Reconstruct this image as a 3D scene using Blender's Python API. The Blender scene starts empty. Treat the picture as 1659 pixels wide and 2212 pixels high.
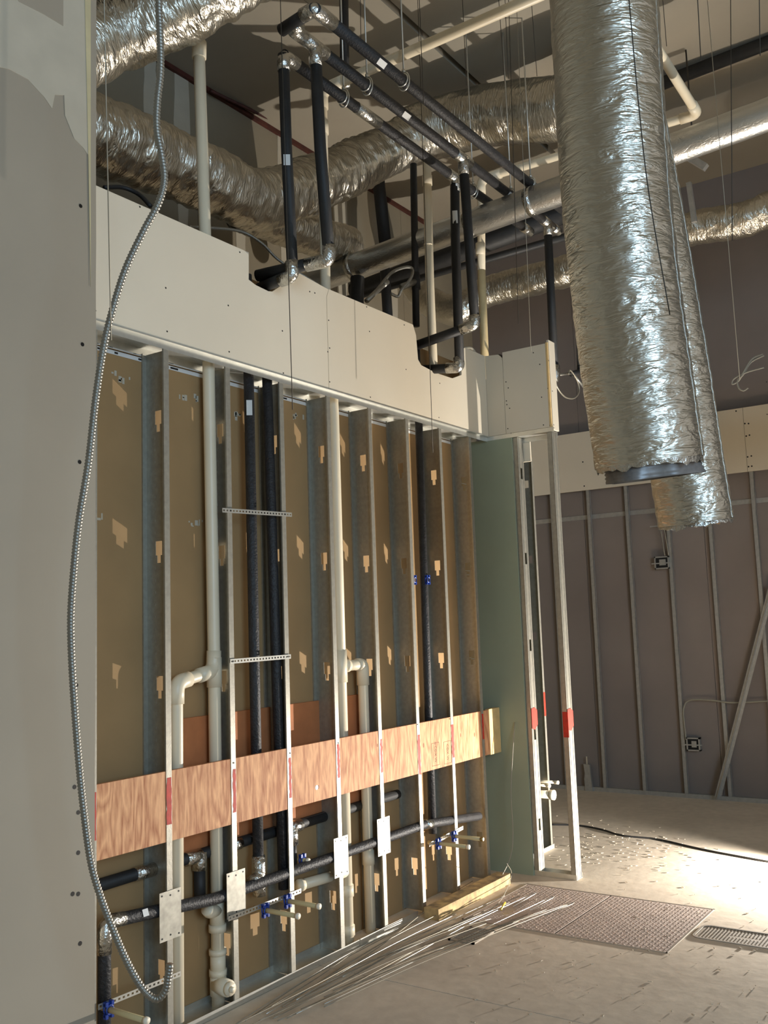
import bpy, math, random
from mathutils import Vector, Matrix, noise
random.seed(7)
S = bpy.context.scene
COL = S.collection

# ------------------------------------------------------------------ camera
F_PX, CX, CY, W_PX, H_PX = 2063.87, 829.5, 1106.0, 1659, 2212
CAMP = Vector((0.0, -3.246, 1.72))
# columns: camera right, camera down, camera forward, in world axes (X along the stud wall, Y into it, Z up)
_vx = Vector((2262 - CX, 1303 - CY, F_PX)).normalized()
_vy = Vector((-2192 - CX, 1455 - CY, F_PX)).normalized()
_vz = _vx.cross(_vy).normalized()
RW = Matrix((_vx, _vy, _vz))          # world = RW @ cam(x right, y down, z forward)
cam = bpy.data.cameras.new('camera'); camo = bpy.data.objects.new('camera', cam); COL.objects.link(camo)
cam.sensor_fit = 'VERTICAL'; cam.sensor_height = 36.0; cam.sensor_width = 27.0
cam.lens = F_PX / H_PX * 36.0; cam.clip_start = 0.05; cam.clip_end = 200
r_, d_, f_ = RW.col[0], RW.col[1], RW.col[2]
camo.matrix_world = Matrix(((r_.x, -d_.x, -f_.x, CAMP.x), (r_.y, -d_.y, -f_.y, CAMP.y), (r_.z, -d_.z, -f_.z, CAMP.z), (0, 0, 0, 1)))
S.camera = camo

# ------------------------------------------------------------------ world, lamps, exposure
wd = bpy.data.worlds.new('world'); S.world = wd; wd.use_nodes = True
bgn = wd.node_tree.nodes['Background']
bgn.inputs[0].default_value = (1.0, 0.95, 0.88, 1); bgn.inputs[1].default_value = 0.46
LAMP = Vector((7.05, -2.0, 0.13))     # site lamp standing on the floor just right of the frame
lp = bpy.data.lights.new('site_lamp_light', 'SPOT'); lp.energy = 820; lp.color = (1.0, 0.94, 0.86); lp.shadow_soft_size = 0.02
lp.spot_size = math.radians(180); lp.spot_blend = 0.45
LAMP_DIR = Vector((-0.811 * 0.978, 0.585 * 0.978, 0.16)).normalized()
lpo = bpy.data.objects.new('site_lamp_light', lp); COL.objects.link(lpo); lpo.location = LAMP; lpo.rotation_euler = LAMP_DIR.to_track_quat('-Z', 'Y').to_euler()
dl = bpy.data.lights.new('daylight_opening', 'AREA'); dl.shape = 'RECTANGLE'; dl.size = 3.0; dl.size_y = 3.0; dl.energy = 300; dl.color = (0.46, 0.72, 1.0)
dlo = bpy.data.objects.new('daylight_opening', dl); COL.objects.link(dlo)
dlo.location = (-1.0, -8.6, 3.2)
dlo.rotation_euler = (Vector((3.6, -1.0, 1.6)) - Vector(dlo.location)).to_track_quat('-Z', 'Y').to_euler()
S.view_settings.view_transform = 'Standard'; S.view_settings.look = 'None'
S.view_settings.exposure = 0.0; S.view_settings.gamma = 1.0; S.view_settings.use_curve_mapping = False

# ------------------------------------------------------------------ helpers
def at(u, v, X=None, Y=None, Z=None):
    """the point of a real plane (X, Y or Z = const) under a pixel of the photograph"""
    d = RW @ Vector((u - CX, v - CY, F_PX))
    i, val = (0, X) if X is not None else (1, Y) if Y is not None else (2, Z)
    t = (val - CAMP[i]) / d[i]
    return CAMP + d * t

WL = {}          # world location of each object (all unrotated)
def mesh(name, verts, faces, mat, parent=None, smooth=False, uvs=None, loc=None):
    me = bpy.data.meshes.new(name)
    verts = [Vector(v) for v in verts]
    if parent is None and loc is None:
        xs = [v.x for v in verts]; ys = [v.y for v in verts]; zs = [v.z for v in verts]
        loc = Vector(((min(xs) + max(xs)) / 2, (min(ys) + max(ys)) / 2, min(zs)))
    w = Vector(loc) if loc is not None else Vector((0, 0, 0))
    me.from_pydata([tuple(v - w) for v in verts], [], faces)
    if uvs is not None:
        ul = me.uv_layers.new(name='flat')
        for lpx in me.loops: ul.data[lpx.index].uv = uvs[lpx.vertex_index]
    if smooth:
        me.polygons.foreach_set('use_smooth', [True] * len(me.polygons))
    me.materials.append(mat)
    return link(name, me, parent, w)
def link(name, me, parent, w):
    o = bpy.data.objects.new(name, me); COL.objects.link(o)
    WL[o.name] = Vector(w)
    if parent is not None:
        o.parent = parent; o.location = Vector(w) - WL[parent.name]
    else: o.location = w
    return o
def tag(o, label=None, cat=None, group=None, kind=None):
    if label: o['label'] = label
    if cat: o['category'] = cat
    if group: o['group'] = group
    if kind: o['kind'] = kind
    return o
def thing(name, label, cat, loc=(0, 0, 0), group=None, kind=None):
    o = bpy.data.objects.new(name, None); COL.objects.link(o); o.location = loc; o.empty_display_size = 0.1
    WL[o.name] = Vector(loc)
    return tag(o, label, cat, group, kind)

class MB:
    def __init__(s): s.v = []; s.f = []; s.u = None
    def add(s, v, f):
        n = len(s.v); s.v += [Vector(p) for p in v]; s.f += [tuple(i + n for i in q) for q in f]; return s
    def box(s, x0, x1, y0, y1, z0, z1):
        v = [(x0, y0, z0), (x1, y0, z0), (x1, y1, z0), (x0, y1, z0), (x0, y0, z1), (x1, y0, z1), (x1, y1, z1), (x0, y1, z1)]
        return s.add(v, [(3, 2, 1, 0), (4, 5, 6, 7), (0, 1, 5, 4), (1, 2, 6, 5), (2, 3, 7, 6), (3, 0, 4, 7)])
    def bar(s, a, b, wdt, th, up=(0, 0, 1)):
        a, b = Vector(a), Vector(b); t = (b - a).normalized(); sd = t.cross(Vector(up)).normalized(); nn = sd.cross(t)
        v = []
        for p in (a, b):
            for i, j in ((-1, -1), (1, -1), (1, 1), (-1, 1)): v.append(p + sd * i * wdt / 2 + nn * j * th / 2)
        return s.add(v, [(3, 2, 1, 0), (4, 5, 6, 7), (0, 1, 5, 4), (1, 2, 6, 5), (2, 3, 7, 6), (3, 0, 4, 7)])
    def prism(s, pts, axis, a, b):
        """polygon pts (2-D) pushed between a and b along axis"""
        n = len(pts)
        def mk(p, q): return (q, p[0], p[1]) if axis == 0 else (p[0], q, p[1]) if axis == 1 else (p[0], p[1], q)
        v = [mk(p, a) for p in pts] + [mk(p, b) for p in pts]
        f = [tuple(range(n)), tuple(range(2 * n - 1, n - 1, -1))] + [(i, i + n, (i + 1) % n + n, (i + 1) % n) for i in range(n)]
        return s.add(v, f)
    def tube(s, pts, r, seg=12, caps=True, rf=None):
        v, f, _ = tube(pts, r, seg, caps, rf); return s.add(v, f)
    def build(s, name, mat, parent=None, smooth=False, loc=None): return mesh(name, s.v, s.f, mat, parent, smooth, loc=loc)
def box(name, x0, x1, y0, y1, z0, z1, mat, parent=None): return MB().box(x0, x1, y0, y1, z0, z1).build(name, mat, parent)

def fillet(pts, rad, n=6):
    pts = [Vector(p) for p in pts]; out = [pts[0]]
    for i in range(1, len(pts) - 1):
        a, b, c = pts[i - 1], pts[i], pts[i + 1]
        u, w = (a - b), (c - b); r = min(rad, u.length * .49, w.length * .49)
        p0, p1 = b + u.normalized() * r, b + w.normalized() * r
        for k in range(n + 1):
            t = k / n; out.append(p0 * (1 - t) ** 2 + b * 2 * t * (1 - t) + p1 * t * t)
    out.append(pts[-1]); return out
def spline(pts, n=10):
    pts = [Vector(p) for p in pts]; P = [pts[0] * 2 - pts[1]] + pts + [pts[-1] * 2 - pts[-2]]; out = []
    for i in range(1, len(P) - 2):
        a, b, c, d = P[i - 1:i + 3]
        for k in range(n):
            t = k / n
            out.append(.5 * ((2 * b) + (c - a) * t + (2 * a - 5 * b + 4 * c - d) * t * t + (3 * b - a - 3 * c + d) * t ** 3))
    out.append(pts[-1]); return out
def resample(pts, step):
    out = [pts[0]]; acc = 0
    for a, b in zip(pts, pts[1:]):
        L = (b - a).length; t = step - acc
        while t <= L:
            out.append(a.lerp(b, t / L)); t += step
        acc = (acc + L) % step
    if (out[-1] - pts[-1]).length > step * .3: out.append(pts[-1])
    return out
def tube(pts, r, seg=12, caps=True, rf=None):
    pts = [Vector(p) for p in pts]; n = len(pts)
    T = [(pts[min(i + 1, n - 1)] - pts[max(i - 1, 0)]).normalized() for i in range(n)]
    ref = Vector((0, 0, 1)) if abs(T[0].z) < .9 else Vector((0, -1, 0))
    N = (ref - T[0] * ref.dot(T[0])).normalized(); v = []; uv = []; s = 0
    for i in range(n):
        if i: s += (pts[i] - pts[i - 1]).length
        N = (N - T[i] * N.dot(T[i])).normalized(); B = T[i].cross(N)
        for k in range(seg):
            a = 2 * math.pi * k / seg
            rr = rf(s, a, i) if rf else (r[i] if isinstance(r, (list, tuple)) else r)
            v.append(pts[i] + (N * math.cos(a) + B * math.sin(a)) * rr); uv.append((s, a * (rr if not rf else .2)))
    f = [(i * seg + k, i * seg + (k + 1) % seg, (i + 1) * seg + (k + 1) % seg, (i + 1) * seg + k) for i in range(n - 1) for k in range(seg)]
    if caps: f += [tuple(range(seg - 1, -1, -1)), tuple((n - 1) * seg + k for k in range(seg))]
    return v, f, uv
def pipe(name, pts, r, mat, parent=None, seg=14, caps=True, rf=None, uv=False):
    v, f, u = tube(pts, r, seg, caps, rf)
    o = mesh(name, v, f, mat, parent, True, u if uv else None)
    return o

# ------------------------------------------------------------------ materials
def mat(name, col, rough=.6, metal=0., noise_amt=.12, nscale=6., bump=0., bscale=60., col2=None, spec=None):
    m = bpy.data.materials.new(name); m.use_nodes = True; nt = m.node_tree; b = nt.nodes['Principled BSDF']
    b.inputs['Roughness'].default_value = rough; b.inputs['Metallic'].default_value = metal
    if spec is not None: b.inputs['Specular IOR Level'].default_value = spec
    tc = nt.nodes.new('ShaderNodeTexCoord')
    nz = nt.nodes.new('ShaderNodeTexNoise'); nz.inputs['Scale'].default_value = nscale; nz.inputs['Detail'].default_value = 6
    nt.links.new(tc.outputs['Object'], nz.inputs['Vector'])
    rp = nt.nodes.new('ShaderNodeValToRGB')
    c2 = col2 or tuple(c * (1 - noise_amt) for c in col); c1 = col if col2 else tuple(min(1, c * (1 + noise_amt)) for c in col)
    rp.color_ramp.elements[0].position = .3; rp.color_ramp.elements[1].position = .7
    rp.color_ramp.elements[0].color = (*c2, 1); rp.color_ramp.elements[1].color = (*c1, 1)
    nt.links.new(nz.outputs['Fac'], rp.inputs['Fac']); nt.links.new(rp.outputs['Color'], b.inputs['Base Color'])
    if bump:
        n2 = nt.nodes.new('ShaderNodeTexNoise'); n2.inputs['Scale'].default_value = bscale; n2.inputs['Detail'].default_value = 4
        nt.links.new(tc.outputs['Object'], n2.inputs['Vector'])
        bp = nt.nodes.new('ShaderNodeBump'); bp.inputs['Strength'].default_value = bump; bp.inputs['Distance'].default_value = .01
        nt.links.new(n2.outputs['Fac'], bp.inputs['Height']); nt.links.new(bp.outputs['Normal'], b.inputs['Normal'])
    return m
def sc(*rgb):     # sRGB 0-255 -> linear
    return tuple(((c / 255 + .055) / 1.055) ** 2.4 if c > 10 else c / 255 / 12.92 for c in rgb)
M = {}
M['ivory'] = mat('ivory_gypsum_paper', sc(218, 206, 184), .85, noise_amt=.03, nscale=2)
M['ivory_end'] = M['ivory']
M['grey_board'] = mat('grey_gypsum_paper', sc(160, 150, 133), .9, noise_amt=.05, nscale=1.5)
M['mud'] = mat('joint_compound', sc(186, 178, 160), .8, noise_amt=.05, nscale=8)
M['far_board'] = mat('far_board_paper', sc(129, 119, 112), .95, noise_amt=.1, nscale=1.3, bump=.1, bscale=4)
M['rear_board'] = mat('rear_board_paper', sc(140, 130, 110), .9, noise_amt=.06, nscale=2)
M['brown'] = mat('brown_paper', sc(164, 132, 90), .85, noise_amt=.08, nscale=3)
M['green'] = mat('green_board', sc(152, 160, 136), .85, noise_amt=.04, nscale=3)
M['deck'] = mat('deck_paint', sc(158, 149, 132), .9, noise_amt=.07, nscale=1.2)
M['steel'] = mat('galvanised_steel', sc(164, 160, 148), .42, .6, .1, 40, .05, 120)
M['steel_far'] = mat('dusty_galvanised_steel', sc(176, 174, 168), .5, .6, .1, 30)
M['steel_bar'] = mat('bright_zinc', sc(215, 214, 206), .35, .8, .05, 30)
M['red'] = mat('red_marking_paint', sc(188, 44, 24), .6, noise_amt=.2, nscale=40)
M['pvc'] = mat('cream_pvc', sc(232, 218, 190), .4, noise_amt=.04, nscale=5)
M['pvc_old'] = mat('yellowed_pvc', sc(206, 184, 138), .5, noise_amt=.15, nscale=9)
M['foam'] = mat('black_pipe_foam', sc(44, 43, 44), .55, noise_amt=.3, nscale=25, bump=.5, bscale=90)
M['foam_flat'] = mat('smooth_black_foam', sc(34, 34, 34), .6, noise_amt=.2, nscale=12, bump=.15, bscale=40)
M['white'] = mat('white_label', sc(225, 225, 222), .6, noise_amt=.03)
M['black'] = mat('black_print', sc(22, 20, 20), .6, noise_amt=.1)
M['screw'] = mat('black_screw', sc(26, 24, 22), .5, .3)
M['blue'] = mat('blue_plastic', sc(28, 62, 150), .4, noise_amt=.1)
M['pex'] = mat('cream_tubing', sc(206, 188, 140), .45, noise_amt=.05)
M['tubecap'] = mat('white_cap', sc(240, 228, 205), .5, noise_amt=.03)
M['brass'] = mat('brass', sc(150, 130, 80), .35, .8)
M['rust'] = mat('red_oxide', sc(74, 34, 24), .7, noise_amt=.3, nscale=20)
M['liner'] = mat('duct_liner', sc(128, 124, 121), .35, .25, .2, 30)
M['conduit'] = mat('flexible_conduit_metal', sc(158, 155, 146), .42, .85, .08, 30)
M['cable'] = mat('grey_cable', sc(150, 144, 128), .5, noise_amt=.06)
M['wire'] = mat('dark_wire', sc(66, 60, 52), .5, .5)
M['wire_light'] = mat('pale_wire', sc(165, 158, 142), .45, .6)
M['cord'] = mat('black_cord', sc(34, 33, 33), .6)
M['dusty_plate'] = mat('dusty_tread_plate', sc(196, 178, 166), .75, .1, .08, 8, .2, 60)
M['cast'] = mat('dusty_cast_iron', sc(160, 148, 132), .8, noise_amt=.12, nscale=20)
M['dark'] = mat('dark_joint_hollow_shade', sc(28, 26, 24), .9)  # near-black for open joints and for shade painted into hollows
M['grime'] = mat('pale_chips', sc(196, 182, 160), .9, noise_amt=.2, nscale=200)
M['yellow'] = mat('yellow_tape', sc(220, 195, 60), .5)
M['lampbody'] = mat('lamp_yellow', sc(190, 150, 30), .5)

def foil_mat(name, tint, rough, s_len, s_ang, dist, strength):
    m = bpy.data.materials.new(name); m.use_nodes = True; nt = m.node_tree; b = nt.nodes['Principled BSDF']
    b.inputs['Metallic'].default_value = 1.; b.inputs['Base Color'].default_value = (*tint, 1); b.inputs['Roughness'].default_value = rough
    uvn = nt.nodes.new('ShaderNodeUVMap'); uvn.uv_map = 'flat'
    mp = nt.nodes.new('ShaderNodeMapping'); mp.inputs['Scale'].default_value = (s_len, s_ang, 1)
    nt.links.new(uvn.outputs['UV'], mp.inputs['Vector'])
    acc = None
    for rot, k1, k2, wgt, dis in ((.35, 1., 1., 1., 1.2), (-.25, .55, .8, .9, 1.0), (.05, 1.9, 1.6, .5, .6)):
        m2 = nt.nodes.new('ShaderNodeMapping'); m2.inputs['Rotation'].default_value = (0, 0, rot); m2.inputs['Scale'].default_value = (s_len * k1, s_ang * k2, 1)
        m2.vector_type = 'POINT'; nt.links.new(uvn.outputs['UV'], m2.inputs['Vector'])
        nz = nt.nodes.new('ShaderNodeTexNoise'); nz.inputs['Scale'].default_value = 1; nz.inputs['Detail'].default_value = 3; nz.inputs['Distortion'].default_value = dis
        nt.links.new(m2.outputs['Vector'], nz.inputs['Vector'])
        pp = nt.nodes.new('ShaderNodeMath'); pp.operation = 'PINGPONG'; pp.inputs[1].default_value = .5       # sharp creases
        nt.links.new(nz.outputs['Fac'], pp.inputs[0])
        ad = nt.nodes.new('ShaderNodeMath'); ad.operation = 'MULTIPLY_ADD'; ad.inputs[1].default_value = wgt; ad.inputs[2].default_value = 0
        nt.links.new(pp.outputs[0], ad.inputs[0])
        if acc: nt.links.new(acc.outputs[0], ad.inputs[2])
        acc = ad
    bp = nt.nodes.new('ShaderNodeBump'); bp.inputs['Strength'].default_value = strength; bp.inputs['Distance'].default_value = dist
    nt.links.new(ad.outputs[0], bp.inputs['Height']); nt.links.new(bp.outputs['Normal'], b.inputs['Normal'])
    return m
M['foil'] = foil_mat('crinkled_foil', sc(212, 206, 192), .33, 24, 6, .02, .7)
M['foil_smooth'] = foil_mat('smooth_foil_wrap', sc(206, 205, 200), .36, 20, 14, .006, .6)
M['foil_tape'] = mat('foil_tape', sc(205, 203, 196), .25, 1., .1, 30, .9, 45)

def ply_mat():
    m = bpy.data.materials.new('fir_plywood'); m.use_nodes = True; nt = m.node_tree; b = nt.nodes['Principled BSDF']; b.inputs['Roughness'].default_value = .7
    tc = nt.nodes.new('ShaderNodeTexCoord'); mp = nt.nodes.new('ShaderNodeMapping'); mp.inputs['Scale'].default_value = (7, 7, 1.1)
    nt.links.new(tc.outputs['Object'], mp.inputs['Vector'])
    n1 = nt.nodes.new('ShaderNodeTexNoise'); n1.inputs['Scale'].default_value = 1.3; n1.inputs['Detail'].default_value = 2; n1.inputs['Distortion'].default_value = .5
    nt.links.new(mp.outputs['Vector'], n1.inputs['Vector'])
    wv = nt.nodes.new('ShaderNodeMath'); wv.operation = 'MULTIPLY'; wv.inputs[1].default_value = 16
    nt.links.new(n1.outputs['Fac'], wv.inputs[0])
    sn = nt.nodes.new('ShaderNodeMath'); sn.operation = 'PINGPONG'; sn.inputs[1].default_value = 1
    nt.links.new(wv.outputs[0], sn.inputs[0])
    n2 = nt.nodes.new('ShaderNodeTexNoise'); n2.inputs['Scale'].default_value = 12; n2.inputs['Detail'].default_value = 6
    nt.links.new(mp.outputs['Vector'], n2.inputs['Vector'])
    mx = nt.nodes.new('ShaderNodeMath'); mx.operation = 'MULTIPLY_ADD'; mx.inputs[1].default_value = .42
    nt.links.new(sn.outputs[0], mx.inputs[0]); nt.links.new(n2.outputs['Fac'], mx.inputs[2])
    rp = nt.nodes.new('ShaderNodeValToRGB'); e = rp.color_ramp.elements
    e[0].position = .35; e[0].color = (*sc(166, 100, 60), 1); e[1].position = 1.0; e[1].color = (*sc(228, 172, 124), 1)
    nt.links.new(mx.outputs[0], rp.inputs['Fac']); nt.links.new(rp.outputs['Color'], b.inputs['Base Color'])
    return m
M['ply'] = ply_mat()
M['ply_dark'] = mat('red_plywood', sc(186, 116, 70), .75, noise_amt=.12, nscale=9)
M['lumber'] = mat('pine_lumber', sc(226, 190, 130), .75, noise_amt=.12, nscale=14)
M['lumber_dirty'] = mat('dirty_lumber', sc(206, 176, 122), .85, nscale=16, col2=sc(120, 102, 76))

def floor_mat():
    m = bpy.data.materials.new('dusty_concrete'); m.use_nodes = True; nt = m.node_tree; b = nt.nodes['Principled BSDF']; b.inputs['Roughness'].default_value = .95; b.inputs['Specular IOR Level'].default_value = .1
    tc = nt.nodes.new('ShaderNodeTexCoord')
    n1 = nt.nodes.new('ShaderNodeTexNoise'); n1.inputs['Scale'].default_value = 1.1; n1.inputs['Detail'].default_value = 8; n1.inputs['Roughness'].default_value = .65
    n2 = nt.nodes.new('ShaderNodeTexNoise'); n2.inputs['Scale'].default_value = 14; n2.inputs['Detail'].default_value = 6
    for n in (n1, n2): nt.links.new(tc.outputs['Object'], n.inputs['Vector'])
    mx = nt.nodes.new('ShaderNodeMath'); mx.operation = 'MULTIPLY_ADD'; mx.inputs[1].default_value = .5
    nt.links.new(n2.outputs['Fac'], mx.inputs[0]); nt.links.new(n1.outputs['Fac'], mx.inputs[2])
    rp = nt.nodes.new('ShaderNodeValToRGB'); e = rp.color_ramp.elements
    e[0].position = .4; e[0].color = (*sc(192, 178, 160), 1); e[1].position = .9; e[1].color = (*sc(222, 208, 188), 1)
    nt.links.new(mx.outputs[0], rp.inputs['Fac']); nt.links.new(rp.outputs['Color'], b.inputs['Base Color'])
    bp = nt.nodes.new('ShaderNodeBump'); bp.inputs['Strength'].default_value = .12; bp.inputs['Distance'].default_value = .01
    nt.links.new(n2.outputs['Fac'], bp.inputs['Height']); nt.links.new(bp.outputs['Normal'], b.inputs['Normal'])
    return m
M['floor'] = floor_mat()

# ------------------------------------------------------------------ setting
DECK = 6.0; WR = 9.33; WY = 1.85
fl = thing('floor', 'dusty grey concrete floor slab with saw-cut joints', None, (3, -2, 0), kind='structure')
for x0, x1 in ((-9, 4.009), (4.015, WR)):
    box('slab', x0, x1, -9, WY, -.12, 0, M['floor'], fl)
box('joint_filler', 4.009, 4.015, -9, WY, -.12, -.005, M['dark'], fl)
SEAM = at(905, 75, Z=DECK).y
ce = thing('ceiling', 'grey painted roof deck high above the pipes', None, (3, -2, DECK), kind='structure')
for i, (y0, y1) in enumerate(((-9, -6.01), (-6.0, -3.51), (-3.5, SEAM - .05), (SEAM, .55), (.556, WY))):
    box('deck_panel', -9, WR, y0, y1, DECK, DECK + .1, M['deck'], ce)
box('deck_backing', -9, WR, -9, WY, DECK + .1, DECK + .14, M['dark'], ce)
wre = thing('wall_rear', 'beige drywall wall behind the plumbing chase, with streaks of joint compound', None, (5, WY, 0), kind='structure')
for i in range(9):
    box('drywall_panel', -3.6 + i * 1.44, -3.604 + (i + 1) * 1.44, WY, WY + .1, 0, DECK, M['rear_board'], wre)
def blob(name, cx, w, z0, z1, y, parent, m):
    L, R = [], []; n = 9
    for i in range(n + 1):
        z = z0 + (z1 - z0) * i / n; t = .6 + .4 * math.sin(math.pi * (i + .6) / (n + 1.2))
        L.append((cx - w / 2 * t + random.uniform(-.02, .02) * w * 4, z)); R.append((cx + w / 2 * t + random.uniform(-.02, .02) * w * 4, z))
    MB().prism(L + R[::-1], 1, y - .003, y).build(name, m, parent)
for u, v, wd_, h in ((325, 215, .12, .9), (393, 240, .16, 1.9), (612, 330, .18, 2.2), (735, 470, .2, 1.5), (975, 400, .16, 1.2), (850, 640, .14, .9), (520, 470, .12, .8)):
    p = at(u, v, Y=WY); blob('joint_compound', p.x, wd_, p.z - h / 2, p.z + h / 2, WY, wre, M['mud'])
MB().box(-3, WR, WY - .03, WY, DECK - .035, DECK).build('fire_caulk', M['rust'], wre)
wri = thing('wall_right', 'far grey drywall wall with steel furring studs in front', None, (WR, -2, 0), kind='structure')
for i in range(9):
    box('drywall_panel', WR, WR + .1, WY - (i + 1) * 1.22 + .004, WY - i * 1.22, 0, 2.77, M['far_board'], wri)
    box('drywall_panel', WR, WR + .1, WY - (i + 1) * 1.22 + .004, WY - i * 1.22, 2.776, DECK, M['far_board'], wri)
MB().box(WR - .006, WR, -6, WY, 2.745, 2.79).build('seam_tape', M['steel_far'], wri)
MB().bar((WR - .02, -6, .02), (WR - .02, WY, .02), .06, .04).build('bottom_track', M['steel_far'], wri)
wl = thing('wall_left', 'brown paper back of the drywall seen between the studs', None, (4.3, .16, 0), kind='structure')
xs = [1.0, 2.6, 3.82, 5.04, 6.09]
for a, b in zip(xs, xs[1:]):
    box('drywall_panel', a, b - .004, .152, .166, 0, 3.012, M['brown'], wl)
    box('drywall_panel', a, b - .004, .152, .166, 3.016, 3.62, M['brown'], wl)
for z0, z1 in ((3.018, 3.036), (2.992, 3.011)):
    box('edge_tape', 2.6, 6.08, .1505, .152, z0, z1, M['white'], wl)
mk = MB()
for x, w_ in ((2.68, .05), (2.79, .02), (2.93, .018), (3.09, .03), (3.13, .05), (3.5, .03), (3.95, .05), (4.4, .05)):
    mk.box(x, x + w_, .150, .1505, 3.022, 3.032); mk.box(x + .03, x + .03 + w_, .150, .1505, 2.997, 3.006)
mk.build('tape_print', M['black'], wl)
sp = MB()      # scuffs where compound oozed through the panel joints
for u, v in ((262, 820), (405, 862), (520, 905), (640, 905), (345, 1080), (200, 1130), (425, 1135)):
    p = at(u, v, Y=.152)
    for k in range(7):
        x = p.x + random.uniform(-.06, .06); z = p.z + random.uniform(-.02, .02)
        sp.box(x, x + random.uniform(.004, .02), .151, .152, z, z + random.uniform(.004, .03))
for k in range(46):
    z = random.uniform(.9, 2.75); x = random.uniform(5.94, 6.0); sp.box(x, x + random.uniform(.03, .1), .151, .152, z, z + .004)
sp.build('compound_scuff', M['mud'], wl)['kind'] = 'stuff'

wbh = thing('wall_light_block', 'plain unseen drywall wall closing the room left of the camera, added to block light', None, (-4, -4, 0), kind='structure')  # unseen wall, added to block ambient light from the left and darken stud webs
for i in range(8): box('drywall_panel', -4.12, -4, -9 + i * 1.22, -9.004 + (i + 1) * 1.22, 0, DECK, M['grey_board'], wbh)
# near drywall at the left edge of the frame
wn = thing('wall_near', 'grey unpainted drywall at the left edge with a taped corner', None, (1.5, -.03, 0), kind='structure')
NY = -.03
MB().box(-2.2, 2.545, NY, 0, .0, DECK).build('drywall_panel', M['grey_board'], wn)
e = [(2.545, 0), (2.545, DECK), (2.572, DECK)] + [(2.572 + random.uniform(-.002, .001), 6 - k * .2) for k in range(1, 30)] + [(2.572, 0)]
MB().prism(e, 1, NY, -.001).build('board_edge', M['grey_board'], wn)
q = [at(u, v, Y=NY) for u, v in ((-120, 120), (20, 150), (60, 172), (95, 210), (112, 235), (118, 205), (138, 206), (140, 250), (160, 300), (178, 318), (190, 335), (190, -120), (-120, -120))]
MB().prism([(p.x, p.z) for p in q], 1, NY - .002, NY).build('joint_compound', M['mud'], wn)
q = [at(u, v, Y=NY) for u, v in ((25, -20), (136, -20), (136, 57), (95, 32), (40, 4))]
MB().prism([(p.x, p.z) for p in q], 1, NY - .0028, NY - .002).build('bare_patch', M['grey_board'], wn)
q = [at(u, v, Y=NY) for u, v in ((181, -60), (195, -60), (195, 620), (189, 300))]
MB().prism([(p.x, p.z) for p in q], 1, NY - .0035, NY - .002).build('corner_tape', mat('corner_tape_paper', sc(196, 184, 146), .8), wn)
scr_me = None
def screws(plist, n, parent, rad=.0042, nm='screw'):
    """round screw heads lying on a board; n = outward normal axis vector"""
    global scr_me
    if scr_me is None:
        v = [(0, 0, .0012)] + [(math.cos(a) * .0042, math.sin(a) * .0042, .0012 * z) for z in (1, 0) for a in [k * math.pi / 4 for k in range(8)]]
        fs = [(0, 1 + k, 1 + (k + 1) % 8) for k in range(8)] + [(1 + k, 9 + k, 9 + (k + 1) % 8, 1 + (k + 1) % 8) for k in range(8)]
        scr_me = bpy.data.meshes.new('screw_head'); scr_me.from_pydata(v, [], fs); scr_me.materials.append(M['screw'])
    rot = Vector((0, 0, 1)).rotation_difference(Vector(n)).to_euler()
    for p in plist:
        o = link(nm, scr_me, parent, p); o.rotation_euler = rot; o.scale = (rad / .0042,) * 2 + (1,)
screws([at(u, v, Y=NY) for u, v in ((174, 445), (178, 744), (172, 998), (165, 1480), (161, 1700), (169, 1755), (169, 1842), (169, 1931), (157, 1931), (173, 2038))], (0, -1, 0), wn, .009)

# ------------------------------------------------------------------ front stud wall
S0, SP, DEP = 2.6035, .4064, .152
SX = [S0 + SP * k for k in range(9)]
sw = thing('stud_wall', 'open galvanised steel stud wall with red paint marks and pipes inside', 'wall frame', (4.3, .07, 0))
def keyhole_stud(zt, holes, depth, fw=.032, th=.0016):
    """C-stud: web at x=0 with keyhole knock-outs, flanges run to -x; front flange at y=0"""
    m = MB()
    zs = 0.006; yc = depth * .47
    def band(z0, z1, gap):
        if z1 - z0 < 1e-4: return
        if gap is None: m.box(-th, 0, th, depth - th, z0, z1)
        else:
            m.box(-th, 0, th, yc - gap, z0, z1); m.box(-th, 0, yc + gap, depth - th, z0, z1)
    for h in holes:
        band(zs, h - .055, None); band(h - .055, h - .02, .011); band(h - .02, h + .045, .021); zs = h + .045
    band(zs, zt, None)
    m.box(-fw, 0, 0, th, .006, zt); m.box(-fw, 0, depth - th, depth, .006, zt)
    m.box(-fw, -fw + th, th, .009, .006, zt); m.box(-fw, -fw + th, depth - .009, depth - th, .006, zt)
    for k in range(int(zt / .055)):        # knurl ticks rolled into the web
        z = .03 + k * .055
        m.box(-th - .0012, -th, depth * .62, depth * .62 + .004, z, z + .011)
    return m
proto = None
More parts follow.
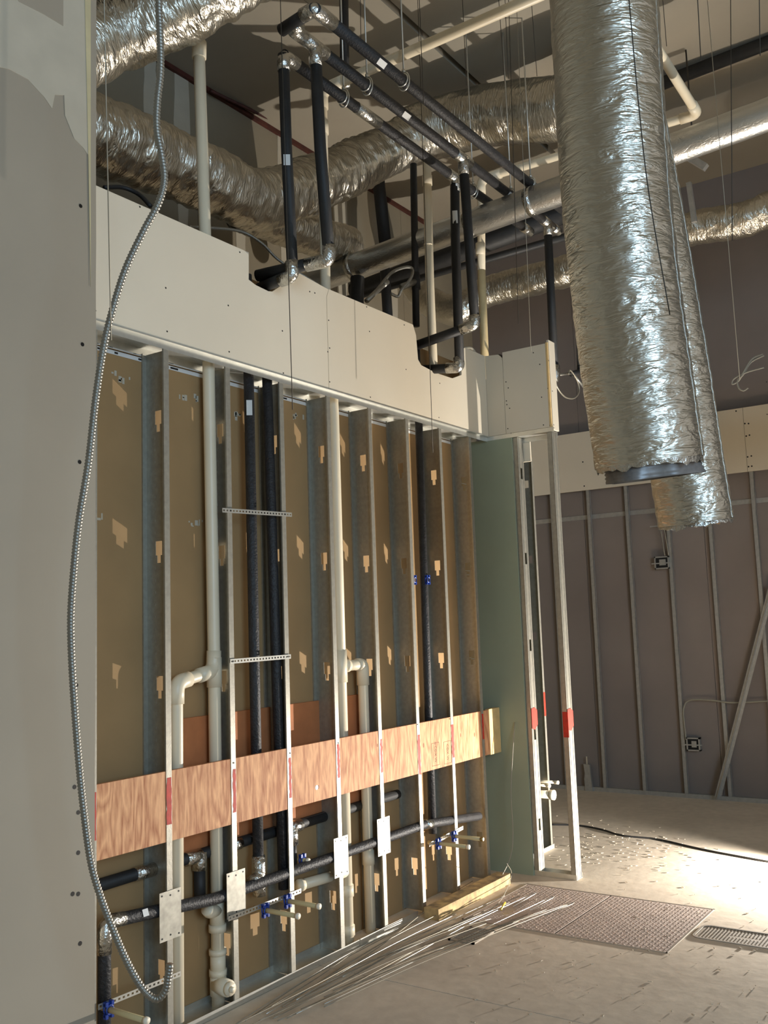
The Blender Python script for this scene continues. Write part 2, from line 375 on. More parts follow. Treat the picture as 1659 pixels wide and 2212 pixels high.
for k, x in enumerate(SX):
    if proto is None:
        m = keyhole_stud(3.03, [.265, 1.485, 2.095, 2.705], DEP); o = m.build('stud', M['steel'], sw, loc=(0, 0, 0)); proto = o.data
        o.location = Vector((x, 0, 0)) - WL[sw.name]; WL[o.name] = Vector((x, 0, 0))
    else: o = link('stud', proto, sw, (x, 0, 0))
    # red spray mark on the front flange
    z0, z1, sl = [(.90, 1.09, 1), (.89, 1.09, 1), (.87, 1.07, .65), (.87, 1.07, .65), (.91, 1.09, .7), (.88, 1.07, .6), (.81, 1.05, .95), (.86, 1.07, 1), (.93, 1.10, .8)][k]
    L, R = [], []; n = 12
    for i in range(n + 1):
        z = z0 + (z1 - z0) * i / n
        L.append((x - .002 - .028 * sl + random.uniform(-.003, .003) - (1 - sl) * random.uniform(0, .006), z)); R.append((x - .001 - random.uniform(0, .003), z))
    MB().prism(L + R[::-1], 1, -.0008, .0002).build('paint_mark', M['red'], o)
def track(m, x0, x1, y0, y1, z, hgt, th=.0016):
    s = 1 if hgt > 0 else -1
    m.box(x0, x1, y0, y1, min(z, z + s * th), max(z, z + s * th)); m.box(x0, x1, y0 - th, y0, min(z, z + hgt), max(z, z + hgt)); m.box(x0, x1, y1, y1 + th, min(z, z + hgt), max(z, z + hgt))
m = MB(); track(m, 2.58, 6.09, -.0016, DEP - .004, 3.058, -.034); m.build('top_track', M['steel_bar'], sw)
m = MB(); track(m, 2.58, 4.36, -.0016, DEP - .004, .003, .031); m.build('bottom_track', M['steel_bar'], sw)
a, b = at(755, 2078, Z=.02), at(893, 1988, Z=.035)
m = MB(); m.bar((4.36, -.005, .018), (4.93, -.012, .022), .002, .036); m.bar((4.36, -.005, .001), (4.93, .03, .003), .05, .0016); m.build('loose_track', M['steel_bar'], sw)
sc_ = [at(u, v, Y=-.001) for u, v in ((198, 1609), (198, 1644), (505, 1648), (627, 1627), (731, 1605), (902, 1565), (972, 1553))]
screws(sc_, (0, -1, 0), sw, .004)

# ------------------------------------------------------------------ soffit over the stud wall
so = thing('drywall_soffit', 'ivory drywall soffit band above the stud wall with notches cut for pipes', 'soffit', (4.3, -.016, 3.04))
B0, B1, YF = 3.062, 3.664, -.017
def board(poly, name='board'): return MB().prism(poly, 1, YF, -.001).build(name, M['ivory'], so)
b1 = board([(2.575, B0), (4.200, B0), (4.200, 3.60), (4.222, 3.652), (3.962, 3.672), (3.731, 3.504), (3.70, 3.497), (3.60, 3.503), (3.548, 3.517), (3.552, B1), (2.575, B1)])
b2 = board([(4.204, B0), (6.089, B0), (6.089, B1), (5.80, B1), (5.755, 3.64), (5.73, 3.45), (5.60, 3.40), (5.376, 3.395), (5.20, 3.41), (5.164, 3.44), (5.15, 3.60), (5.118, B1), (4.226, 3.655), (4.204, 3.60)])
b3 = MB().prism([(2.575, 3.058), (6.105, 3.058), (6.105, 3.0625), (2.575, 3.0625)], 1, -.022, -.0025).build('bead', M['steel_bar'], so)
screws([at(u, v, Y=YF) for u, v in ((302, 447), (518, 545), (201, 555), (358, 622), (206, 671), (361, 716), (493, 660), (610, 715), (612, 806), (495, 760))], (0, -1, 0), b1)
screws([at(u, v, Y=YF) for u, v in ((710, 692), (708, 760), (712, 825), (792, 663), (873, 702), (798, 716), (877, 798), (800, 858), (950, 828), (669, 630), (680, 633), (712, 752), (948, 902))], (0, -1, 0), b2)
# framing seen above / behind the soffit boards
for xa_, xb_ in ((2.58, 3.5), (4.25, 5.1)):
    m = MB(); track(m, xa_, xb_, .0, DEP, B1 - .01, -.03); m.build('top_track', M['steel'], so)

# ------------------------------------------------------------------ return wall at the right end
rw = thing('return_wall_frame', 'short end partition with grey-green board, shiny studs and an open bay', 'wall frame', (6.15, -.25, 0))
MB().box(6.09, 6.105, -.2, .15, .0, 3.04).build('green_board', M['green'], rw)
def end_stud(y, holes=True):
    """stud whose web faces the camera (-Y)"""
    m = MB(); z0, zt, th = .005, 3.03, .0016; x0, x1 = 6.106, 6.196; xc = (x0 + x1) / 2; zs = z0
    if holes:
        for h in (.33, .94, 1.55, 2.16, 2.77):
            m.box(x0, x1, y, y + th, zs, h - .04); m.box(x0, xc - .014, y, y + th, h - .04, h + .04); m.box(xc + .014, x1, y, y + th, h - .04, h + .04); zs = h + .04
    m.box(x0, x1, y, y + th, zs, zt)
    m.box(x0, x0 + th, y, y + .034, z0, zt); m.box(x1 - th, x1, y, y + .034, z0, zt)
    m.box(x0, x0 + .008, y + .033, y + .0346, z0, zt); m.box(x1 - .008, x1, y + .033, y + .0346, z0, zt)
    for xr in (x0 + .02, x1 - .02): m.box(xr - .003, xr + .003, y - .0025, y, z0, zt)
    return m
for y, hl in ((-.236, True), (-.505, False)):
    o = end_stud(y, hl).build('stud', M['steel'], rw)
    L = [(6.107, .98), (6.15, .97), (6.195, 1.0), (6.195, 1.10), (6.16, 1.12), (6.107, 1.115)]
    MB().prism(L, 1, y - .004, y - .0027).build('paint_mark', M['red'], o)
MB().box(6.1052, 6.1060, -.51, -.47, .93, 1.10).build('paint_mark', M['red'], rw)
m = MB(); m.box(6.106, 6.196, -.51, .0, .001, .004); m.box(6.104, 6.106, -.51, -.0, .001, .034); m.box(6.196, 6.198, -.51, 0, .001, .034); m.build('bottom_track', M['steel_bar'], rw)
m = MB(); m.box(6.104, 6.198, -.51, .0, 3.034, 3.037); m.box(6.0885, 6.0905, -.53, 0, 3.03, 3.06); m.box(6.088, 6.105, -.53, -.0, 3.052, 3.056); m.box(6.196, 6.198, -.51, 0, 3.0, 3.036); m.build('top_track', M['steel_bar'], rw)
rb = MB().prism([(-.018, 3.062), (-.158, 3.062), (-.158, 3.60), (-.150, 3.63), (-.125, 3.655), (-.018, 3.664)], 0, 6.09, 6.105).build('soffit_board', M['ivory'], rw)
rb2 = MB().prism([(-.161, 3.062), (-.50, 3.062), (-.50, 3.664), (-.161, 3.664)], 0, 6.09, 6.105).build('soffit_board', M['ivory'], rw)
MB().box(6.105, 6.205, -.52, -.505, 3.045, 3.69).build('end_board', M['ivory'], rw)
MB().box(6.0895, 6.105, -.516, -.502, 3.062, 3.67).build('corner_strip', M['lumber'], rw)
MB().box(6.199, 6.214, -.29, -.2, 2.86, 3.04).build('board_scrap', M['ivory'], rw)
screws([at(u, v, X=6.09) for u, v in ((1093, 825), (1098, 838), (1094, 866), (1095, 874), (1101, 882), (1097, 926), (1104, 936))], (-1, 0, 0), rb2)
screws([at(u, v, X=6.09) for u, v in ((1152, 762), (1166, 787), (1170, 858), (1174, 918))], (-1, 0, 0), rb2)
screws([at(u, v, Y=-.52) for u, v in ((1185, 779), (1183, 839), (1193, 845), (1188, 919), (1196, 918))], (0, -1, 0), rw)

# further stud beyond, with capped stubs
bs = thing('back_stud_frame', 'narrow stud with red mark standing beyond the open bay of the end partition', 'wall frame', (6.86, .08, 0))
m = MB(); zs = .005
for h in (.4, 1.0, 1.6, 2.2, 2.8):
    m.box(6.860, 6.8616, .012, .16, zs, h - .03); m.box(6.860, 6.8616, .012, .055, h - .03, h + .03); m.box(6.860, 6.8616, .1, .16, h - .03, h + .03); zs = h + .03
m.box(6.860, 6.8616, .012, .16, zs, 3.0)
m.box(6.832, 6.8616, .010, .012, .005, 3.0); m.box(6.832, 6.8616, .16, .162, .005, 3.0)
o = m.build('stud', M['steel'], bs)
MB().box(6.833, 6.861, .0085, .0099, .99, 1.17).build('paint_mark', M['red'], o)
m = MB(); m.box(6.2, 6.88, .008, .162, .001, .004); m.box(6.2, 6.88, .006, .008, .001, .034); m.build('bottom_track', M['steel_bar'], bs)
for i, (u, v, r, ln, cap) in enumerate(((1200, 1690, .011, .13, 'thin upper'), (1182, 1697, .011, .06, 'thin lower'), (1191, 1717, .03, .1, 'thick lower'))):
    e_ = at(u, v, X=6.80); s = thing('stub_out', '%s capped cream pipe stub beyond the end partition' % cap, 'pipe stub', e_)
    pipe('tube', [e_ + Vector((0.0, ln + .15, 0)), e_], r, M['pvc'], s)
    pipe('cap', [e_ + Vector((0, .008, 0)), e_ - Vector((0, .025, 0))], r * 1.25, M['tubecap'], s)

# ------------------------------------------------------------------ far furring wall
ff = thing('furring_frame', 'row of dusty steel studs in front of the far grey wall', 'wall frame', (9.27, -.5, 0))
fs = None
for y in (.96, .553, .147, -.26, -.665, -1.078, -1.48, -1.89, -2.3, -2.7, -3.11, -3.52, -3.92, -4.33):
    if fs is None:
        m = MB(); m.box(0, .0016, -.018, .018, .04, 3.04); m.box(0, .04, -.018, -.0164, .04, 3.04); m.box(0, .04, .0164, .018, .04, 3.04); m.box(-.002, 0, -.004, .004, .04, 3.04)
        o = m.build('stud', M['steel_far'], ff, loc=(0, 0, 0)); fs = o.data; o.location = Vector((9.27, y, 0)) - WL[ff.name]
    else: link('stud', fs, ff, (9.27, y, 0))
fso = thing('far_soffit', 'plain drywall band across the far wall above the furring studs', 'soffit', (9.25, -.2, 3.04))
for a, b in ((-1.052, 1.84), (-3.49, -1.055), (-5.93, -3.493)):
    bb = box('board', 9.25, 9.266, a, b, 3.04, 3.652, M['ivory'], fso)
screws([at(u, v, X=9.25) for u, v in ((1259, 998), (1262, 1050), (1617, 915), (1609, 915), (1619, 940), (1612, 942), (1623, 985), (1615, 987), (1624, 1007), (1617, 1008), (1590, 888))], (-1, 0, 0), fso, .008)
for nm, (u0, v0, u1, v1), lab in (('junction_box', (1413, 1203, 1446, 1228), 'square steel junction box high on the far wall'), ('junction_box', (1482, 1593, 1513, 1623), 'square steel junction box low on the far wall near the diagonal brace')):
    a, b = at(u0, v0, X=9.25), at(u1, v1, X=9.25); y0, y1 = b.y, a.y; z0, z1 = b.z, a.z
    t = thing(nm, lab, 'electrical box', (9.25, (y0 + y1) / 2, z0))
    m = MB(); m.box(9.245, 9.3, y0, y0 + .012, z0, z1); m.box(9.245, 9.3, y1 - .012, y1, z0, z1); m.box(9.245, 9.3, y0, y1, z0, z0 + .012); m.box(9.245, 9.3, y0, y1, z1 - .012, z1); m.box(9.296, 9.3, y0, y1, z0, z1); m.build('box', M['steel_far'], t)
    MB().box(9.242, 9.245, y0 + .03, y1 - .05, z0 + .035, z1 - .03).build('device_ring', M['steel_far'], t)
    MB().box(9.255, 9.262, y0 + .012, y1 - .012, z0 + .012, z1 - .012).build('hollow_shade', M['dark'], t)  # dark plate: shade inside the box put into its colour
    MB().box(9.247, 9.249, y0 - .02, y1 + .03, z0 + .05, z0 + .062).build('bracket', M['steel_far'], t)
t = thing('floor_bracket', 'small grey bracket with a stick upright at the foot of the far wall', 'bracket', (9.29, .73, 0))
MB().prism([(.68, .0), (.76, 0), (.765, .12), (.755, .17), (.765, .265), (.70, .262), (.695, .15)], 0, 9.26, 9.29).build('plate', M['steel_far'], t)
MB().box(9.27, 9.275, .724, .736, .25, .34).build('stick', M['steel_bar'], t)
a, b = at(1553, 1728, Z=0.01), at(1668, 1262, X=9.19)
bt = thing('diagonal_brace', 'long grey steel stud leaning against the far wall at the right', 'metal stud', a)
m = MB(); m.bar(Vector((9.19, a.y, .03)), b, .004, .03, (1, 0, 0)); m.bar(Vector((9.205, a.y + .014, .03)), b + Vector((.015, .014, 0)), .03, .003, (1, 0, 0)); m.bar(Vector((9.205, a.y - .014, .03)), b + Vector((.015, -.014, 0)), .03, .003, (1, 0, 0)); m.build('stud_body', M['steel_far'], bt)
tag(pipe('wall_cable', spline([at(u, v, X=9.255) for u, v in ((1482, 1598), (1478, 1560), (1477, 1530), (1490, 1513), (1530, 1512), (1580, 1518), (1625, 1516), (1668, 1514))]), .008, M['cable'], seg=6), 'grey cable looping up from the low junction box along the far wall', 'cable')
t = thing('cable_drop', 'pair of thin cables dropping to the high junction box on the far wall', 'cable', at(1440, 1200, X=9.26))
for dx in (0, 8):
    pipe('strand', spline([at(u + dx, v, X=9.24) for u, v in ((1412, 1055), (1418, 1110), (1428, 1150), (1436, 1200))]), .005, M['cable'], t, 6)
tag(MB().bar(at(1405, 1138, X=9.22), at(1448, 1134, X=9.22), .012, .03, (1, 0, 0)).build('cable_clip', M['steel_far']), 'flat steel clip bridging the cables below the hanging ducts', 'bracket')
# second soffit at the right edge, with loops of cable
t = thing('right_soffit_end', 'ivory drywall soffit end cut off by the right edge of the frame', 'soffit', (7.55, -1.85, 3.04))
MB().box(7.5, 7.515, -4.1, -1.70, 3.04, 3.655).build('board', M['ivory'], t)
for y_ in (-2.35, -3.0, -3.65): MB().box(7.515, 7.6, y_, y_ + .035, 0, 3.65).build('stud', M['steel_far'], t)
MB().box(7.515, 7.62, -1.716, -1.70, 3.04, 3.655).build('end_board', M['ivory'], t)
screws([at(u, v, X=7.5) for u, v in ((1656, 825), (1657, 895))], (-1, 0, 0), t)
for i, pl in enumerate((((1648, 765), (1625, 775), (1608, 800), (1596, 822), (1582, 830), (1584, 820), (1600, 810), (1620, 802), (1650, 794)), ((1650, 768), (1622, 783), (1605, 810), (1593, 822), (1596, 838), (1606, 844), (1616, 838)))):
    tag(pipe('coiled_cable', spline([at(u, v, X=7.49 - .04 * min(1, i_ / 2)) for i_, (u, v) in enumerate(pl)], 6), .006, M['cable'], seg=6), ('pale cable loop sticking out of the right soffit end, knotted part', 'pale cable tail hanging below the knot at the right soffit end')[i], 'cable')

# ------------------------------------------------------------------ plywood backing
t = thing('plywood_strip', 'long orange fir plywood strip let into the front of the studs', 'plywood', (4.35, .02, .82))
MB().box(2.6, 6.0, .0025, .0205, .818, 1.118).build('board', M['ply'], t)
km = mat('knot_wood', sc(150, 92, 56), .7)
for u, v, r in ((688, 1700, .008), (915, 1610, .012), (940, 1606, .01), (995, 1588, .01), (1025, 1587, .012), (815, 1610, .008), (362, 1722, .01)):
    p = at(u, v, Y=.0025); MB().add([(p.x + math.cos(a) * r * .7, .0020, p.z + math.sin(a) * r * 1.3) for a in [i * math.pi / 5 for i in range(10)]], [tuple(range(9, -1, -1))]).build('knot', km, t)
p = at(684, 1701, Y=.0025); MB().tube([(p.x, .0015, p.z), (p.x, .004, p.z)], .013, 12).build('bored_hole', M['white'], t)
box('blocking', 5.93, 6.0, -.001, .03, .815, 1.122, M['lumber'], t); box('blocking', 6.0, 6.088, .0, .038, .815, 1.122, M['lumber'], t)
def stamp(txt, p, h, parent, mt, y=.0018):
    cu = bpy.data.curves.new('stamp', 'FONT'); cu.body = txt; cu.size = h; cu.align_x = 'CENTER'; cu.align_y = 'CENTER'; cu.extrude = .0002
    o = bpy.data.objects.new('tmp', cu); COL.objects.link(o)
    dg = bpy.context.evaluated_depsgraph_get(); me = bpy.data.meshes.new_from_object(o.evaluated_get(dg)); bpy.data.objects.remove(o)
    me.materials.append(mt); r = link('stamp', me, parent, (p.x, y, p.z)); r.rotation_euler = (math.pi / 2, math.pi / 2, 0)
    return r
ink = mat('stamp_ink', sc(96, 66, 44), .8)
p1, p2, p3 = at(941, 1629, Y=.0025), at(967, 1625, Y=.0025), at(1018, 1566, Y=.0025)
for p, tx in ((p1, 'CDX W'), (p2, 'CDX W')):
    stamp(tx, p, .03, t, ink)
    fr = MB()
    fr.box(p.x - .045, p.x + .045, .0015, .0023, p.z - .07, p.z - .068); fr.box(p.x - .045, p.x + .045, .0015, .0023, p.z + .068, p.z + .07)
    fr.box(p.x - .045, p.x - .043, .0015, .0023, p.z - .07, p.z + .07); fr.box(p.x + .043, p.x + .045, .0015, .0023, p.z - .07, p.z + .07)
    fr.build('stamp_frame', ink, t)
for (x0, z0, x1, z1, lab) in ((3.15, .69, 4.24, 1.32, 'wide red-brown plywood panel deep in the wall behind the pipes'), (4.40, .70, 4.615, 1.325, 'narrow red-brown plywood piece deep in the wall beside the second drain stack')):
    tag(box('plywood_backing', x0, x1, .134, .151, z0, z1, M['ply_dark']), lab, 'plywood')
tag(box('lumber_sill', 4.93, 5.84, -.155, -.055, 0, .065, M['lumber_dirty']), 'short dirty pine block lying on the floor at the foot of the studs', 'lumber')
# the sill is slightly skewed in reality; keep it parallel to the wall

# ------------------------------------------------------------------ PVC drains
def fit(o_par, a, b, r, name='coupling', m='pvc'):
    return pipe(name, [a, b], r, M[m], o_par, 18)
def zz(u, v, Y=.08): return at(u, v, Y=Y).z
R2 = .0305
t = thing('drain_stack', 'tall cream plastic drain stack between the second and third studs', 'drain pipe', (3.36, .085, 0))
pts = [(3.366, .085, .0), (3.366, .085, 1.6), (3.35, .085, 3.4), (3.305, .085, 4.95)]
pipe('pipe', pts, R2, M['pvc'], t, 20)
fit(t, Vector((3.313, .085, 4.66)), Vector((3.316, .085, 4.75)), R2 * 1.22)
fit(t, (3.366, .085, zz(467, 1484)), (3.366, .085, zz(465, 1420)), R2 * 1.2, 'tee')
zb = zz(440, 1453)
br = [(3.366, .085, zb + .03), (3.32, .078, zb), (3.10, .06, zb - .035), (3.085, .055, .0)]
pipe('branch', fillet(br, .06, 6), R2 * .93, M['pvc'], t, 18)
pipe('elbow', fillet([(3.18, .066, zb - .023), (3.10, .06, zb - .035), (3.097, .06, zb - .13)], .07, 8), R2 * 1.18, M['pvc'], t, 18)
pipe('elbow', fillet([(3.366, .085, zb + .10), (3.36, .084, zb + .005), (3.25, .072, zb - .012)], .07, 8), R2 * 1.15, M['pvc'], t, 18)
for v0, v1, k, nm in ((1940, 1998, 1.15, 'tee'), (1996, 2012, 1.35, 'hub'), (2050, 2062, 1.35, 'hub'), (2060, 2100, 1.18, 'wye'), (2094, 2108, 1.35, 'hub'), (2105, 2150, 1.25, 'cleanout_tee')):
    fit(t, (3.366, .085, zz(472, v1)), (3.366, .085, zz(472, v0)), R2 * k, nm)
z = zz(470, 1965); pipe('side_inlet', fillet([(3.36, .08, z), (3.29, .06, z + .01), (3.27, .055, z + .03)], .03), R2 * .95, M['pvc'], t, 16)
z = zz(462, 2130); fit(t, (3.36, .085, z), (3.345, .0, z), R2 * 1.25, 'cleanout_neck'); fit(t, (3.345, .0, z), (3.342, -.018, z), R2 * 1.0, 'cleanout_plug'); fit(t, (3.342, -.018, z), (3.339, -.034, z), R2 * .45, 'plug_nut')
t = thing('drain_stack', 'cream plastic drain stack beside the bright fifth stud, with a side loop', 'drain pipe', (4.36, .08, 0))
zt = 4.96
pipe('pipe', fillet([(4.366, .08, .0), (4.366, .08, 3.0), (4.32, .08, 3.7), (4.338, .08, zt), (4.338, -3.4, zt + .0)], .09, 8), R2, M['pvc'], t, 20)
pipe('elbow', fillet([(4.338, .08, zt - .12), (4.338, .08, zt), (4.338, -.08, zt)], .08, 8), R2 * 1.2, M['pvc'], t, 20)
fit(t, (4.335, .08, zz(697, 290)), (4.335, .08, zz(697, 262)), R2 * 1.2)
z = zz(760, 1437)
fit(t, (4.366, .08, z - .09), (4.366, .08, z + .09), R2 * 1.2, 'tee')
pipe('branch', fillet([(4.366, .08, z), (4.575, .08, z), (4.575, .08, .0)], .06, 8), R2, M['pvc'], t, 18)
pipe('elbow', fillet([(4.52, .08, z), (4.575, .08, z), (4.575, .08, z - .12)], .05, 8), R2 * 1.2, M['pvc'], t, 18)
fit(t, (4.40, .08, z), (4.43, .08, z), R2 * 1.2, 'hub')
z2 = zz(797, 1847); fit(t, (4.575, .08, z2 - .05), (4.575, .08, z2 + .03), R2 * 1.15)
z3 = zz(745, 1885, .08); pipe('side_inlet', fillet([(4.36, .08, z3), (4.02, .11, z3 + .01)], .03), R2 * .9, M['pvc'], t, 16); fit(t, (4.02, .11, z3 + .01), (3.99, .112, z3 + .01), R2 * 1.05, 'cap')
for v0, v1 in ((1910, 1935), (1998, 2020)): fit(t, (4.366, .08, zz(752, v1)), (4.366, .08, zz(752, v0)), R2 * 1.2)
t = thing('vent_pipe', 'cream vent pipe with one coupling rising above the second soffit notch', 'drain pipe', (5.52, .08, 3.1))
pipe('pipe', [(5.515, .08, 3.1), (5.512, .08, 4.1), (5.54, .08, 5.02)], R2, M['pvc'], t, 18)
fit(t, (5.533, .08, zz(926, 402)), (5.534, .08, zz(925, 382)), R2 * 1.18); fit(t, (5.511, .08, zz(928, 532)), (5.511, .08, zz(928, 529)), R2 * 1.02, 'seam')
t = thing('vent_pipe', 'yellowed vent pipe standing at the inner corner of the soffit, turning along the ceiling', 'drain pipe', (6.29, .08, 3.6))
zt = 5.16
pipe('riser', [(6.27, .08, 3.55), (6.285, .08, 4.4)], R2, M['pvc_old'], t, 18)
pipe('pipe', fillet([(6.285, .08, 4.4), (6.35, .08, zt), (6.43, -1.58, zt), (5.2, -1.62, zt), (4.6, -1.64, zt)], .09, 8), R2, M['pvc'], t, 18)
fit(t, (6.282, .08, zz(1040, 552)), (6.284, .08, zz(1040, 528)), R2 * 1.2)
pipe('elbow', fillet([(6.34, .08, zt - .12), (6.35, .08, zt), (6.36, -.09, zt)], .08, 8), R2 * 1.2, M['pvc'], t, 18)
pipe('elbow', fillet([(6.425, -1.46, zt), (6.43, -1.58, zt), (6.29, -1.584, zt)], .07, 8), R2 * 1.2, M['pvc'], t, 18)

# ------------------------------------------------------------------ insulated water lines
RI = .0315; ZB = 4.75; YL, YM, YT = -.185, -.365, -.555
def foil(parent, pts, r, f=.05): return pipe('foil_wrap', fillet(pts, f, 6), r, M['foil_tape'], parent, 14)
def sleeve_label(parent, p, d, r, ln=.06):
    d = Vector(d).normalized(); p = Vector(p); side = (CAMP - p); side = (side - d * side.dot(d)).normalized()
    up = d.cross(side)
    c = p + side * (r + .0008)
    MB().add([c - d * ln / 2 - up * r * .55, c + d * ln / 2 - up * r * .55, c + d * ln / 2 + up * r * .55, c - d * ln / 2 + up * r * .55], [(0, 1, 2, 3)]).build('label', M['white'], parent)
# lowest line and its two drops
t = thing('insulated_water_line', 'front black insulated pipe nearest the soffit with drops into both notches', 'pipe', (5.0, YL, ZB))
xa, xb, zst = 3.665, 5.46, 3.535
pipe('run', [(xa, YL, ZB), (6.62, YL, ZB)], RI, M['foam'], t)
pipe('riser', [(xa, YL, ZB), (xa + .01, YL, 4.2), (xa + .03, YL - .005, zst + .03)], RI * .95, M['foam_flat'], t)
pipe('stub', [(xa + .03, YL - .005, zst + .01), (xa + .05, .06, zst)], RI * .95, M['foam_flat'], t)
foil(t, [(xa + .11, YL, ZB), (xa, YL, ZB), (xa, YL, ZB - .09)], RI * 1.1)
foil(t, [(xa + .03, YL, zst + .08), (xa + .03, YL - .005, zst), (xa + .036, YL + .08, zst)], RI * 1.12)
foil(t, [(4.32, YL, ZB), (4.55, YL, ZB)], RI * 1.08)
pipe('riser', [(xb, YL, ZB), (xb - .03, YL, 4.3), (xb - .065, YL - .01, 3.42)], RI, M['foam_flat'], t)
foil(t, [(xb - .09, YL, ZB), (xb + .09, YL, ZB)], RI * 1.12); foil(t, [(xb, YL, ZB), (xb, YL, ZB - .1)], RI * 1.1)
pipe('stub', [(xb - .065, YL - .01, 3.40), (xb - .12, .08, 3.425)], RI, M['foam_flat'], t)
foil(t, [(xb - .062, YL, 3.47), (xb - .065, YL - .012, 3.40), (xb - .085, YL + .08, 3.41)], RI * 1.15)
sleeve_label(t, (xa + .01, YL, 4.15), (0, 0, 1), RI); sleeve_label(t, (xb - .02, YL, 4.45), (0, 0, 1), RI, .09)
foil(t, [(6.5, YL, ZB), (6.63, YL, ZB)], RI * 1.15)
# middle and top lines are joined at their left ends
t = thing('insulated_water_line', 'pair of black insulated ceiling pipes joined by a return bend at the left', 'pipe', (5.0, YM, ZB))
xm = 3.83; xc = 5.42
pipe('run', fillet([(6.75, YM, ZB), (3.53, YM, ZB)], .05), RI, M['foam'], t)
pipe('run', [(3.47, YT, ZB), (6.75, YT, ZB)], RI, M['foam'], t)
pipe('return_bend', [(3.47, YT, ZB), (3.50, YM + .05, ZB)], RI, M['foam_flat'], t)
foil(t, [(3.62, YT, ZB), (3.47, YT, ZB), (3.475, YT + .08, ZB)], RI * 1.15)
foil(t, [(3.62, YM, ZB), (3.52, YM, ZB), (3.515, YM - .06, ZB)], RI * 1.15)
foil(t, [(3.62, YM, ZB), (3.70, YM, ZB)], RI * 1.1)
pipe('riser', [(xm - .12, YM, ZB), (xm - .1, YM, 4.2), (xm - .05, YM - .0, 3.62)], RI, M['foam_flat'], t)
foil(t, [(xm - .21, YM, ZB), (xm - .03, YM, ZB)], RI * 1.12); foil(t, [(xm - .12, YM, ZB), (xm - .12, YM, ZB - .11)], RI * 1.12)
pipe('stub', [(xm - .05, YM, 3.61), (xm - .13, .06, 3.60)], RI, M['foam_flat'], t)
foil(t, [(xm - .05, YM, 3.68), (xm - .05, YM, 3.605), (xm - .075, YM + .13, 3.603)], RI * 1.15)
pipe('riser', [(xc - .16, YM, ZB), (xc - .13, YM, 4.2), (xc - .1, YM, 3.65)], RI, M['foam_flat'], t)
foil(t, [(xc - .26, YM, ZB), (xc - .07, YM, ZB)], RI * 1.12); foil(t, [(xc - .16, YM, ZB), (xc - .16, YM, ZB - .11)], RI * 1.12)
pipe('stub', [(xc - .1, YM, 3.64), (xc - .17, .06, 3.565)], RI, M['foam_flat'], t)
foil(t, [(xc - .1, YM, 3.70), (xc - .1, YM, 3.64), (xc - .12, YM + .10, 3.62)], RI * 1.15)
pipe('riser', [(6.56, YM, ZB), (6.535, YM, 3.58)], RI, M['foam_flat'], t)
foil(t, [(6.56, YM, ZB), (6.56, YM, ZB - .1)], RI * 1.12); foil(t, [(6.47, YM, ZB), (6.64, YM, ZB)], RI * 1.1); foil(t, [(6.535, YM, 3.62), (6.535, YM, 3.52), (6.51, YM + .05, 3.49)], RI * 1.3)
foil(t, [(6.66, YM, ZB), (6.76, YM, ZB)], RI * 1.1)
for x, y in ((4.02, YT), (4.55, YM + .0), (5.9, YM)): sleeve_label(t, (x, y, ZB), (1, 0, 0), RI, .07)
# hangers
def hanger(x, y, z, rad, label, top=DECK):
    t = thing('pipe_hanger', label, 'pipe hanger', (x, y, z))
    ring = [(x + .018 * 0, y + math.sin(a) * rad, z + .02 + math.cos(a) * rad * 1.5 - .02) for a in [i * 2 * math.pi / 20 for i in range(21)]]
    MB().tube(ring, .0045, 6, False).build('clevis', M['steel_bar'], t, True)
    MB().tube([(x - .018, y + math.sin(a) * rad * .98, z + math.cos(a) * rad * .98) for a in [i * 2 * math.pi / 20 for i in range(21)]], .005, 6, False).build('clevis', M['steel_bar'], t, True)
    pipe('rod', [(x, y, z + rad * 1.5), (x, y, top)], .005, M['steel_bar'], t, 8)
    pipe('nut', [(x, y, z + rad * 1.45), (x, y, z + rad * 1.45 + .018)], .012, M['steel_bar'], t, 6)
for x, y, lb in ((4.2, YL, 'clevis hanger holding the front insulated pipe near its foil patch'), (4.18, YM, 'clevis hanger holding the middle insulated pipe near the black drop pipe'), (4.27, YT, 'clevis hanger holding the rear insulated pipe beside its white label'),
                 (5.72, YL, 'clevis hanger on the front insulated pipe past the second drop'), (5.95, YM, 'clevis hanger on the middle insulated pipe past the second drop'), (5.88, YT, 'clevis hanger on the rear insulated pipe near the metal duct')):
    hanger(x, y, ZB, RI + .004, lb)
def black_run(label, pts, r, extra=None, name='insulated_pipe', m='foam_flat', f=.06):
    t = thing(name, label, 'pipe', pts[0]); pipe('insulation', fillet(pts, f, 6), r, M[m], t)
    return t
t = black_run('black vertical pipe dropping from the deck behind the three ceiling pipes', [at(745, 175, Y=.1), at(742, -60, Y=.1)], .03)
foil(t, [at(745, 160, Y=.1), at(746, 190, Y=.1)], .033)
black_run('wide black vertical pipe in front of the rear wall left of the vent', [at(795, 180, Y=1.5), at(817, 385, Y=1.5), at(832, 525, Y=1.5)], .058)
t = black_run('thin black pipe hanging left of the vent pipe with a valve at its foot', [at(893, 355, Y=.35), at(899, 705, Y=.35)], .026)
pipe('valve_body', [at(898, 608, Y=.35), at(868, 620, Y=.35)], .024, M['conduit'], t); pipe('tee', [at(897, 590, Y=.35), at(899, 625, Y=.35)], .033, M['foam_flat'], t)
black_run('upper black insulated pipe crossing behind the vents', [at(700, 655, X=7.05), at(1245, 450, X=7.05)], .085)
black_run('lower black insulated pipe crossing behind the vents', [at(735, 650, X=6.9), at(1245, 505, X=6.9)], .03)
black_run('short black post behind the soffit near the flexible loop', [at(772, 600, Y=.9), at(770, 690, Y=.9), Vector((at(770, 690, Y=.9).x, .9, 0))], .055)
